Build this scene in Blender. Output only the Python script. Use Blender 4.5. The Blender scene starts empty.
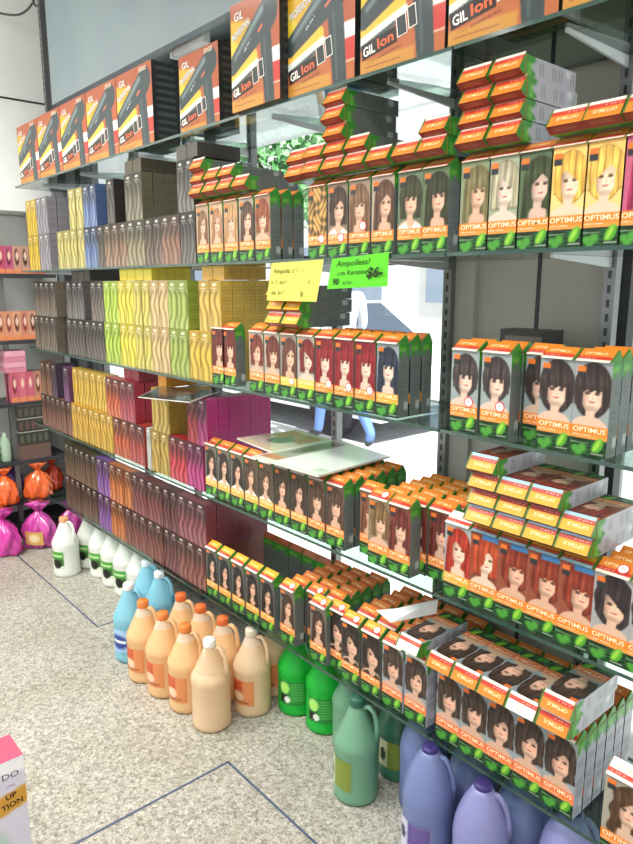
import bpy, math, random
import numpy as np
from mathutils import Vector, Matrix
random.seed(7); RNG = np.random.default_rng(7)
SC = bpy.context.scene
COL = SC.collection
PI = math.pi

# ------------------------------------------------------------------ helpers
def lin(c):
    c = np.asarray(c, float)
    return np.where(c <= 0.04045, c / 12.92, ((c + 0.055) / 1.055) ** 2.4)

def rgb(h):
    h = h.lstrip('#')
    return np.array([int(h[i:i + 2], 16) / 255 for i in (0, 2, 4)])

def mat(name, color='#808080', rough=.5, metal=0., spec=.5, coat=0., attr=False, emit=None, estr=0.):
    m = bpy.data.materials.new(name); m.use_nodes = True
    b = m.node_tree.nodes['Principled BSDF']
    c = lin(rgb(color)) if isinstance(color, str) else color
    b.inputs['Base Color'].default_value = (*c, 1)
    b.inputs['Roughness'].default_value = rough
    b.inputs['Metallic'].default_value = metal
    b.inputs['Specular IOR Level'].default_value = spec
    b.inputs['Coat Weight'].default_value = coat
    b.inputs['Coat Roughness'].default_value = .08
    if attr:
        a = m.node_tree.nodes.new('ShaderNodeAttribute'); a.attribute_name = 'Col'
        m.node_tree.links.new(a.outputs['Color'], b.inputs['Base Color'])
    if emit:
        b.inputs['Emission Color'].default_value = (*lin(rgb(emit)), 1)
        b.inputs['Emission Strength'].default_value = estr
    return m

def noise_mat(name, c1, c2, scale=8., rough=.6, detail=4., spec=.4, lo=.35, hi=.65):
    m = mat(name, c1, rough, spec=spec); nt = m.node_tree
    tc = nt.nodes.new('ShaderNodeTexCoord'); n = nt.nodes.new('ShaderNodeTexNoise')
    n.inputs['Scale'].default_value = scale; n.inputs['Detail'].default_value = detail
    r = nt.nodes.new('ShaderNodeValToRGB')
    r.color_ramp.elements[0].position = lo; r.color_ramp.elements[1].position = hi
    r.color_ramp.elements[0].color = (*lin(rgb(c1)), 1); r.color_ramp.elements[1].color = (*lin(rgb(c2)), 1)
    nt.links.new(tc.outputs['Object'], n.inputs['Vector']); nt.links.new(n.outputs['Fac'], r.inputs['Fac'])
    nt.links.new(r.outputs['Color'], nt.nodes['Principled BSDF'].inputs['Base Color'])
    return m

class MB:
    """collects geometry with a colour per face corner, and links it as ONE mesh object"""
    def __init__(s): s.v = []; s.f = []; s.c = []; s.m = []; s.n = 0; s.sm = []
    def add(s, verts, faces, cols, mi=0, smooth=False):
        # cols: one colour, or one colour per vertex
        verts = np.asarray(verts, float).reshape(-1, 3); k = s.n
        s.v.append(verts); s.n += len(verts)
        cols = np.asarray(cols, float)
        for f in faces:
            s.f.append([int(i) + k for i in f]); s.m.append(mi); s.sm.append(smooth)
            s.c.append(np.tile(cols, (len(f), 1)) if cols.ndim == 1 else cols[list(f)])
        return s
    def quad(s, a, b, c, d, col=(.5, .5, .5), mi=0): return s.add([a, b, c, d], [(0, 1, 2, 3)], col, mi)
    def box(s, x0, x1, y0, y1, z0, z1, col=(.5, .5, .5), mi=0, skip=()):
        p = [(x0, y0, z0), (x1, y0, z0), (x1, y1, z0), (x0, y1, z0), (x0, y0, z1), (x1, y0, z1), (x1, y1, z1), (x0, y1, z1)]
        fs = {'b': (0, 3, 2, 1), 't': (4, 5, 6, 7), 'f': (0, 1, 5, 4), 'k': (2, 3, 7, 6), 'l': (3, 0, 4, 7), 'r': (1, 2, 6, 5)}
        return s.add(p, [v for k, v in fs.items() if k not in skip], col, mi)
    def grid(s, o, u, v, nx, ny, fn, mi=0, warp=None, smooth=False):
        """a printed face: o corner, u/v edge vectors, fn(U,V)->sRGB"""
        o, u, v = (np.asarray(q, float) for q in (o, u, v))
        U, V = np.meshgrid(np.linspace(0, 1, nx + 1), np.linspace(0, 1, ny + 1))
        c = fn(U, V).reshape(-1, 3)
        if warp: p = warp(U, V).reshape(-1, 3)
        else: p = (o + U[..., None] * u + V[..., None] * v).reshape(-1, 3)
        i = np.arange(nx * ny); r, q = i // nx, i % nx; a = r * (nx + 1) + q
        F = np.stack([a, a + 1, a + nx + 2, a + nx + 1], 1)
        k = s.n; s.v.append(p); s.n += len(p)
        s.f.extend((F + k).tolist()); s.m.extend([mi] * len(F)); s.sm.extend([smooth] * len(F)); s.c.extend(list(c[F]))
        return s
    def lathe(s, prof, n=24, col=(.5, .5, .5), mi=0, c=(0, 0), smooth=True, fold=None):
        vs = []; k = len(prof)
        for r, z in prof:
            for j in range(n):
                a = 2 * PI * j / n; rr = r if fold is None else r * fold(a, z)
                vs.append((c[0] + rr * math.cos(a), c[1] + rr * math.sin(a), z))
        fs = [(i * n + j, i * n + (j + 1) % n, (i + 1) * n + (j + 1) % n, (i + 1) * n + j) for i in range(k - 1) for j in range(n)]
        if prof[0][0] > 1e-4: fs.append(tuple(range(n - 1, -1, -1)))
        if prof[-1][0] > 1e-4: fs.append(tuple((k - 1) * n + j for j in range(n)))
        return s.add(vs, fs, col, mi, smooth)
    def tube(s, pts, r, n=8, col=(.5, .5, .5), mi=0, flat=1.):
        pts = [Vector(p) for p in pts]; vs = []; rs = r if isinstance(r, (list, tuple)) else [r] * len(pts)
        for i, p in enumerate(pts):
            t = (pts[min(i + 1, len(pts) - 1)] - pts[max(i - 1, 0)]).normalized()
            a = t.cross(Vector((0, 0, 1)) if abs(t.z) < .9 else Vector((0, 1, 0))).normalized(); b = t.cross(a)
            for j in range(n):
                w = 2 * PI * j / n; vs.append(p + a * math.cos(w) * rs[i] * flat + b * math.sin(w) * rs[i])
        fs = [(i * n + j, i * n + (j + 1) % n, (i + 1) * n + (j + 1) % n, (i + 1) * n + j) for i in range(len(pts) - 1) for j in range(n)]
        fs += [tuple(range(n - 1, -1, -1)), tuple((len(pts) - 1) * n + j for j in range(n))]
        return s.add([tuple(q) for q in vs], fs, col, mi, True)
    def text(s, body, o, u, v, h, col, off=.0006, bold=0., mi=0, width=None, align=0.):
        """lettering of cap height h from o along u; width squeezes it to fit"""
        P, F = text_mesh(body, bold)
        o, u, v = (np.asarray(q, float) for q in (o, u, v))
        u = u / np.linalg.norm(u); v = v / np.linalg.norm(v); nrm = np.cross(u, v)
        w = P[:, 0].max() - P[:, 0].min(); sx = sy = h / .69
        if width: sx = width / w
        q = o + (P[:, :1] - P[:, 0].min() - align * w) * sx * u + P[:, 1:2] * sy * v + nrm * off
        return s.add(q, F, col, mi)
    def build(s, name, mats, parent=None, data_only=False):
        me = bpy.data.meshes.new(name)
        me.from_pydata(np.concatenate(s.v).tolist(), [], s.f)
        c = lin(np.concatenate(s.c)); c = np.concatenate([c, np.ones((len(c), 1))], 1)
        a = me.color_attributes.new('Col', 'FLOAT_COLOR', 'CORNER'); a.data.foreach_set('color', c.astype(np.float32).ravel())
        me.polygons.foreach_set('material_index', s.m); me.polygons.foreach_set('use_smooth', s.sm)
        for m in (mats if isinstance(mats, (list, tuple)) else [mats]): me.materials.append(m)
        me.update()
        if data_only: return me
        return link(name, me, parent)

def link(name, data, parent=None):
    o = bpy.data.objects.new(name, data); COL.objects.link(o)
    if parent is not None: o.parent = parent
    return o

_tx = {}
def text_mesh(body, bold=0.):
    k = (body, bold)
    if k not in _tx:
        cu = bpy.data.curves.new('lettering', 'FONT'); cu.body = body; cu.size = 1; cu.resolution_u = 2; cu.offset = bold
        o = bpy.data.objects.new('lettering', cu); COL.objects.link(o)
        dg = bpy.context.evaluated_depsgraph_get(); dg.update()
        me = o.evaluated_get(dg).to_mesh()
        P = np.array([v.co[:] for v in me.vertices]); F = [tuple(p.vertices) for p in me.polygons]
        o.evaluated_get(dg).to_mesh_clear(); bpy.data.objects.remove(o); bpy.data.curves.remove(cu)
        _tx[k] = (P, F)
    return _tx[k]

def tag(o, label, cat, group=None, kind=None):
    o['label'] = label; o['category'] = cat
    if group: o['group'] = group
    if kind: o['kind'] = kind
    return o

def struct(o): o['kind'] = 'structure'; return o

def copy_thing(o, loc, rot=None, label=None, group=None):
    c = o.copy(); COL.objects.link(c); c.location = loc
    if rot is not None: c.rotation_euler = rot
    if label: c['label'] = label
    if group: c['group'] = group
    for ch in o.children:
        d = ch.copy(); COL.objects.link(d); d.parent = c
        for g in ch.children:
            e = g.copy(); COL.objects.link(e); e.parent = d
    return c

ORD = ['', 'first', 'second', 'third', 'fourth', 'fifth', 'sixth', 'seventh', 'eighth', 'ninth', 'tenth', 'eleventh', 'twelfth']

# ------------------------------------------------------------------ painting
def sst(a, b, x):
    t = np.clip((x - a) / (b - a + 1e-9), 0, 1); return t * t * (3 - 2 * t)
def ell(x, y, cx, cy, rx, ry, soft=.08, rot=0.):
    dx, dy = x - cx, y - cy
    if rot: dx, dy = dx * math.cos(rot) + dy * math.sin(rot), -dx * math.sin(rot) + dy * math.cos(rot)
    d = np.sqrt((dx / rx) ** 2 + (dy / ry) ** 2); return 1 - sst(1 - soft, 1 + soft, d)
def capsule(x, y, a, b, ra, rb, soft=.02):
    ax, ay = a; bx, by = b; L = (bx - ax) ** 2 + (by - ay) ** 2
    t = np.clip(((x - ax) * (bx - ax) + (y - ay) * (by - ay)) / L, 0, 1)
    d = np.sqrt((x - ax - t * (bx - ax)) ** 2 + (y - ay - t * (by - ay)) ** 2) - (ra + t * (rb - ra))
    return 1 - sst(-soft, soft, d)
def poly(x, y, pts, soft=.01):
    m = np.ones_like(x); n = len(pts)
    area = sum(pts[i][0] * pts[(i + 1) % n][1] - pts[(i + 1) % n][0] * pts[i][1] for i in range(n))
    sg = 1 if area > 0 else -1
    for i in range(n):
        (ax, ay), (bx, by) = pts[i], pts[(i + 1) % n]; L = math.hypot(bx - ax, by - ay) + 1e-9
        d = sg * ((bx - ax) * (y - ay) - (by - ay) * (x - ax)) / L
        m = np.minimum(m, sst(-soft, soft, d))
    return m
def rect(x, y, x0, x1, y0, y1, soft=.012): return poly(x, y, [(x0, y0), (x1, y0), (x1, y1), (x0, y1)], soft)
def mix(img, m, c):
    c = rgb(c) if isinstance(c, str) else np.asarray(c); return img * (1 - m[..., None]) + c * m[..., None]

# ------------------------------------------------------------------ materials
PRINT = mat('printed_carton_board', rough=.4, spec=.25, coat=.08, attr=True)
PAPER = mat('printed_matte_paper', rough=.7, spec=.2, attr=True)
GLOSSP = mat('glossy_printed_sheet', rough=.12, spec=.5, coat=.4, attr=True)
PLAST = mat('coloured_hard_plastic', rough=.35, attr=True)
METAL = mat('brushed_grey_metal', '#8c8d8e', .4, metal=.7)
DARKMETAL = mat('dark_window_metal', '#3c3d40', .45, metal=.3)
PALEM = mat('pale_bracket_metal', '#c4c8ca', .35, metal=.2)
WHITEP = mat('white_painted_metal', '#e6e8e6', .4)

def glass_mat(name, tint, gloss=.9, rough=.02, f0=.05):
    m = bpy.data.materials.new(name); m.use_nodes = True; nt = m.node_tree; nt.nodes.clear()
    out = nt.nodes.new('ShaderNodeOutputMaterial'); mx = nt.nodes.new('ShaderNodeMixShader')
    t = nt.nodes.new('ShaderNodeBsdfTransparent'); g = nt.nodes.new('ShaderNodeBsdfGlossy'); lw = nt.nodes.new('ShaderNodeLayerWeight'); pw = nt.nodes.new('ShaderNodeMath'); fr = nt.nodes.new('ShaderNodeMath')
    lw.inputs['Blend'].default_value = .5; pw.operation = 'POWER'; pw.inputs[1].default_value = 4.5; fr.operation = 'MULTIPLY_ADD'; fr.inputs[1].default_value = .9; fr.inputs[2].default_value = f0
    nt.links.new(lw.outputs['Facing'], pw.inputs[0]); nt.links.new(pw.outputs[0], fr.inputs[0])
    t.inputs['Color'].default_value = (*lin(rgb(tint)), 1); g.inputs['Roughness'].default_value = rough
    g.inputs['Color'].default_value = (gloss,) * 3 + (1,)
    nt.links.new(fr.outputs[0], mx.inputs['Fac']); nt.links.new(t.outputs[0], mx.inputs[1]); nt.links.new(g.outputs[0], mx.inputs[2])
    nt.links.new(mx.outputs[0], out.inputs['Surface']); return m
GLASS = glass_mat('shelf_glass', '#dfeee8')
PANE = glass_mat('window_glass', '#f7faf9', f0=.02)
GEDGE = mat('green_glass_edge', '#2f4a42', .1, spec=.6)

# ------------------------------------------------------------------ camera
TH, PT = math.radians(40.9), math.radians(11.4)
EYE = Vector((0, -1.26, 1.475))
f0 = Vector((-math.cos(TH), math.sin(TH), 0)); rt = Vector((math.sin(TH), math.cos(TH), 0)); up = Vector((0, 0, 1))
fw = f0 * math.cos(PT) - up * math.sin(PT); uu = up * math.cos(PT) + f0 * math.sin(PT)
cd = bpy.data.cameras.new('camera'); cam = bpy.data.objects.new('camera', cd); COL.objects.link(cam)
cam.matrix_world = Matrix(((rt.x, uu.x, -fw.x, EYE.x), (rt.y, uu.y, -fw.y, EYE.y), (rt.z, uu.z, -fw.z, EYE.z), (0, 0, 0, 1)))
cd.sensor_fit = 'HORIZONTAL'; cd.sensor_width = 36; cd.lens = 683.6 / 633 * 36; cd.clip_start = .02; cd.clip_end = 200
SC.camera = cam

# shelves: height of the glass top
Z1, Z2, Z3, Z4, Z5 = 1.970, 1.545, 1.142, .728, .330
SH = {1: 'top', 2: 'second', 3: 'third', 4: 'fourth', 5: 'lowest'}
ZS = {1: Z1, 2: Z2, 3: Z3, 4: Z4, 5: Z5}
DEPTH = .30

# ------------------------------------------------------------------ portrait dye boxes
BW, BH, BT = .0765, .188, .039
ROOF = .021
def portrait(p):
    bg1, bg2 = rgb(p.get('bg', '#8f9090')), rgb(p.get('bg2', p.get('bg', '#8f9090')))
    hair = rgb(p.get('hair', '#3a2a22')); skin = rgb(p.get('skin', '#dcb096')); style = p.get('style', 'long')
    fx, fy = .5 + (p.get('fx', .54) - .5) * .8, p.get('fy', 1.60); turn = p.get('turn', 0.); dress = p.get('dress'); band = p.get('band', '#e8812a')
    wav = p.get('wave', 0.); fr = p.get('fringe', False); seed = p.get('seed', 1); S = 1.38 * p.get('scale', 1.)
    rs = np.random.default_rng(seed)
    ph = rs.uniform(0, 6, 6)
    def fn(U, V):
        x, y = U, V * 2.5
        img = bg1 + (bg2 - bg1) * np.clip(y / 2.5, 0, 1)[..., None]
        xs = x - fx + .03 * np.sin(y * 3 + ph[0]) + .02 * wav * np.sin(y * 12 + ph[1])
        tex = .5 + .2 * np.sin(34 * xs + 1.3 * np.sin(y * 2.1 + ph[2])) + .15 * np.sin(71 * xs + ph[3]) + .15 * np.sin(19 * xs - 2 * y + ph[4])
        gl = np.exp(-((y - (fy + .36)) / .2) ** 2) + .6 * np.exp(-((y - (fy - .30)) / .25) ** 2)
        hc = np.clip(hair * (.70 + .5 * tex[..., None]) + (.16 * gl * tex)[..., None] * (hair * .5 + .5), 0, 1)
        xw = x + wav * .05 * np.sin(y * 11 + ph[3])
        if style == 'curls':
            q = np.sin(xw * 17 + 2.2 * np.sin(y * 6 + ph[0])) * np.sin(y * 12 + 2 * np.sin(xw * 9 + ph[1]))
            img = np.clip(hair * (.75 + .45 * q[..., None]), 0, 1)
        else:
            # hair behind the head
            m = ell(xw, y, fx, fy + .13, .335 * S, .47 * S, .06)
            bot = {'long': .80, 'mid': fy - .48, 'bob': fy - .24}[style]
            wd = {'long': .345, 'mid': .31, 'bob': .315}[style] * S
            m2 = sst(-.02, .02, wd + (.05 * np.clip(fy - y, 0, 1) if style == 'long' else 0.) - np.abs(xw - fx)) * sst(bot - .06, bot + .05, y) * (1 - sst(fy + .1, fy + .16, y))
            m = np.maximum(m, m2)
            if style != 'long':
                # neck and shoulders over nothing, drawn after the hair
                img = mix(img, m, (0, 0, 0)); img = img * (1 - m[..., None]) + hc * m[..., None]
            sh = ell(x, y, fx - .04, .70, .52, .36, .05)
            nk = capsule(x, y, (fx - .01, fy - .1), (fx - .03, .85), .088 * S, .12, .02)
            if style == 'long': img = img * (1 - m[..., None]) + hc * m[..., None]
            img = mix(img, np.maximum(nk, sh) * (1 if style != 'long' else np.clip(ell(x, y, fx, .85, .27, .75, .2), 0, 1)), skin * .93)
            if dress: img = mix(img, ell(x, y, fx - .02, .62, .56, .36, .06) * (1 - ell(x, y, fx, 1.0, .17, .2, .1)), dress)
            # face
            rx, ry = .215 * S, .31 * S
            fm = ell(fx + (x - fx) * (1 + .30 * sst(0, 1.1, (fy - y) / ry)), y, fx, fy, rx, ry, .09)
            shade = np.clip(1.06 - .20 * np.abs((x - fx - turn * .6) / rx) ** 2 + .10 * (x - fx) / rx - .10 * sst(0, 1, (fy - y) / ry), .6, 1.08)
            img = img * (1 - fm[..., None]) + (skin * shade[..., None]) * fm[..., None]
            tx = fx + turn
            img = img * (1 - (fm * (.24 * sst(.25, 1., -(x - fx - turn * .5) / rx) + .16 * sst(.02, .16, y - fy)))[..., None])
            for sgn in (-1, 1):
                ex = tx + sgn * .085 * S
                img = mix(img, ell(x, y, ex, fy + .045, .052 * S, .032, .4) * .9 * fm, '#34231e')
                img = mix(img, capsule(x, y, (ex - .05, fy + .095), (ex + .05, fy + .10), .010, .012, .012) * .7 * fm, hair * .6)
            img = mix(img, capsule(x, y, (tx + .015, fy + .03), (tx + .02, fy - .075), .012, .028, .03) * .38 * fm, '#a86c56')
            img = mix(img, ell(x, y, tx, fy - .165, .066 * S, .026, .25) * .85 * fm, '#b4605a')
            img = mix(img, ell(x, y, tx - .11 * S, fy - .07, .06 * S, .07, .6) * .3 * fm, '#d98a78'); img = mix(img, ell(x, y, tx + .11 * S, fy - .07, .06 * S, .07, .6) * .3 * fm, '#d98a78')
            img = mix(img, ell(x, y, fx, fy - .34, .11 * S, .07, .4) * .45, skin * .62)
            # front hair
            if fr: hm = sst(fy + .09, fy + .13, y + .03 * np.sin(x * 30))
            else:
                part = fx + p.get('part', .08)
                hm = sst(fy + .27, fy + .32, y + .9 * np.maximum(np.abs(x - part) - .02, 0))
            hm = hm * ell(xw, y, fx, fy + .12, .33 * S, .46 * S, .06)
            hm = np.maximum(hm, sst(-.015, .02, np.abs(x - fx - turn * .3) - (.165 + p.get('open', .0)) * S) * m * sst(bot, bot + .05, y) * (1 if style != 'long' else sst(.9, 1.1, y)))
            if p.get('veil'): hm = np.maximum(hm, poly(x, y, [(.02, 2.3), (fx + .02, 2.3), (fx - .05, fy - .1), (.05, fy - .6)], .03))
            img = img * (1 - hm[..., None]) + hc * hm[..., None]
        # shade chip, brand band, fruit strip
        img = mix(img, rect(x, y, .07, .30, 2.05, 2.32), '#2b2f33'); img = mix(img, rect(x, y, .07, .30, 2.2, 2.34), p.get('chip', '#e0702a'))
        if p.get('blue'): img = mix(img, rect(x, y, .42, .98, 2.28, 2.44, .03), '#3f7fb8')
        bm = rect(x, y, -.1, 1.1, .46, .80, .012)
        bc = rgb(band) + (rgb('#f2b070') - rgb(band)) * (.45 * (1 - sst(.46, .62, y)))[..., None]
        img = img * (1 - bm[..., None]) + bc * bm[..., None]
        gm = 1 - sst(.44, .47, y)
        gr = rgb('#1f4c27') * (.8 + .35 * np.sin(x * 9 + 5 * np.sin(y * 14))[..., None])
        img = img * (1 - gm[..., None]) + gr * gm[..., None]
        img = mix(img, rect(x, y, 0, .55, .40, .445, .01), '#16251a'); img = mix(img, rect(x, y, 0, .5, .33, .345, .01) * .6, '#d8ddc8')
        for cx, cy, r in ((.14, .16, .1), (.34, .20, .12), (.24, .05, .1)): img = mix(img, ell(x, y, cx, cy, r, r, .5), '#4c9638')
        img = mix(img, ell(x, y, .76, .30, .13, .23, .12, -.5), '#4f9a2c'); img = mix(img, ell(x, y, .74, .31, .06, .19, .4, -.5), '#8fc242')
        img = mix(img, rect(x, y, .56, .98, .02, .13, .01), '#1c3322'); img = mix(img, rect(x, y, .60, .94, .06, .085, .008), '#d6e2cc')
        return np.clip(img, 0, 1)
    return fn

def side_print(U, V, col='#6c7371'):
    x, y = U, V * 2.5
    img = np.ones(U.shape + (3,)) * rgb(col)
    ln = (np.sin(y * 60) > .2) * (x > .14) * (x < .86) * (np.sin(y * 7.3 + 1) > -.5) * (y < 1.9)
    img = mix(img, ln * .35, '#4c5152')
    img = mix(img, rect(x, y, .6, .9, .25, .55) * .6, '#e8e8e8')
    img = mix(img, sst(2.14, 2.18, y + .12 * np.sin(x * 9)), '#3f8f38')
    img = mix(img, rect(x, y, .1, .7, 2.24, 2.38, .03) * .6, '#8cc84a')
    return img
def dye_mesh(p):
    b = MB(); w = BW / 2 - .0006; sp = (lambda U, V: side_print(U, V, '#b4b2be')) if p.get('pale') else side_print  # pale sides carry the stronger light of the right bay in their colour
    b.grid((-w, 0, 0), (2 * w, 0, 0), (0, 0, BH), 36, 90, portrait(p))
    b.grid((w, 0, 0), (0, BT, 0), (0, 0, BH), 8, 40, sp)
    b.grid((-w, BT, 0), (0, -BT, 0), (0, 0, BH), 8, 40, sp)
    b.grid((w, BT, 0), (-2 * w, 0, 0), (0, 0, BH), 8, 40, side_print)
    b.quad((-w, BT, 0), (w, BT, 0), (w, 0, 0), (-w, 0, 0), rgb('#3d7a35'))
    b.quad((-w, 0, BH), (w, 0, BH), (w, BT, BH), (-w, BT, BH), rgb('#c8642a'))
    b.text('OPTIMUS', (-w + .004, 0, .20 * BH + .0095), (1, 0, 0), (0, 0, 1), .0095, rgb('#fbe7c4'), width=2 * w - .008, bold=.012)
    b.text('color creme', (-w + .004, 0, .20 * BH + .002), (1, 0, 0), (0, 0, 1), .0035, rgb('#fff1dc'), width=w)
    return b.build('hair_dye_box', PRINT, data_only=True)
def lid_mesh(kind):
    c = {'orange': ('#dc7f2c', '#c0392e', '#f0e0d2', '#7e2f26'), 'yellow': ('#eaa82c', '#c23a30', '#efe6d6', '#8a3a2a'),
         'blue': ('#e8a030', '#b5483c', '#9cc4dc', '#5c2a2c'), 'white': ('#f4ede6', '#d8493c', '#f6f2ee', '#8a3a2a'), 'rust': ('#dd7d46', '#c85a3c', '#e6b498', '#b45c3a')}[kind]
    b = MB(); w = BW / 2 - .0016; r0 = (-.006, BH - .001); rd = (BT * .70, BH + ROOF); bk = (BT, BH + .001)
    def front(U, V):
        img = np.ones(U.shape + (3,)) * rgb(c[0])
        img = mix(img, 1 - sst(.40, .44, V), c[1]); img = mix(img, (1 - sst(.17, .21, V)), c[2])
        img = mix(img, rect(U, V, .945, 1.1, -.2, 1.2, .015), '#4a6e2c'); img = mix(img, rect(U, V, -.1, .02, -.2, 1.2, .01) * .6, '#7a4a20')
        return mix(img, (np.sin(U * 60) > .3) * rect(U, V, .1, .5, .26, .34, .01) * .7, '#f6e6da')
    def back(U, V):
        img = np.ones(U.shape + (3,)) * rgb(c[3])
        return mix(img, (np.sin(V * 40) > .3) * rect(U, V, .15, .8, .2, .8, .02) * .35, '#e8b48a')
    b.grid((-w, r0[0], r0[1]), (2 * w, 0, 0), (0, rd[0] - r0[0], rd[1] - r0[1]), 24, 20, front)
    b.grid((w, bk[0], bk[1]), (-2 * w, 0, 0), (0, rd[0] - bk[0], rd[1] - bk[1]), 16, 16, back)
    for s in (-1, 1): b.add([(s * w, *r0), (s * w, *bk), (s * w, *rd)], [(0, 1, 2) if s > 0 else (0, 2, 1)], rgb('#3f8f38'))
    b.quad((-w, bk[0], bk[1]), (w, bk[0], bk[1]), (w, r0[0], r0[1]), (-w, r0[0], r0[1]), rgb('#8a4a2a'))
    u = Vector((0, rd[0] - r0[0], rd[1] - r0[1]))
    b.text('OPTIMUS', np.array((-w + .010, *r0)) + np.array(u) * .54, (1, 0, 0), u, .0075, rgb('#fde3b0'), width=.045, bold=.01)
    return b.build('lid', PRINT, data_only=True)
def sticker_mesh():
    b = MB(); n = 20
    def star(r, col, y):
        v = [(0, y, 0)] + [(r * (1 if j % 2 else .82) * math.cos(2 * PI * j / (2 * n)), y, r * (1 if j % 2 else .82) * math.sin(2 * PI * j / (2 * n))) for j in range(2 * n)]
        b.add(v, [(0, j + 1, (j + 1) % (2 * n) + 1) for j in range(2 * n)], col)
    star(.0135, rgb('#d8383a'), -.0008); star(.0105, rgb('#f7f4f0'), -.0012)
    b.text('90', (-.0045, -.0012, -.002), (1, 0, 0), (0, 0, 1), .006, rgb('#c8302e'), width=.009, off=.0003)
    return b.build('price_sticker', PRINT, data_only=True)
LID = {k: lid_mesh(k) for k in ('orange', 'yellow', 'blue', 'white', 'rust')}
STICK = sticker_mesh()
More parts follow.
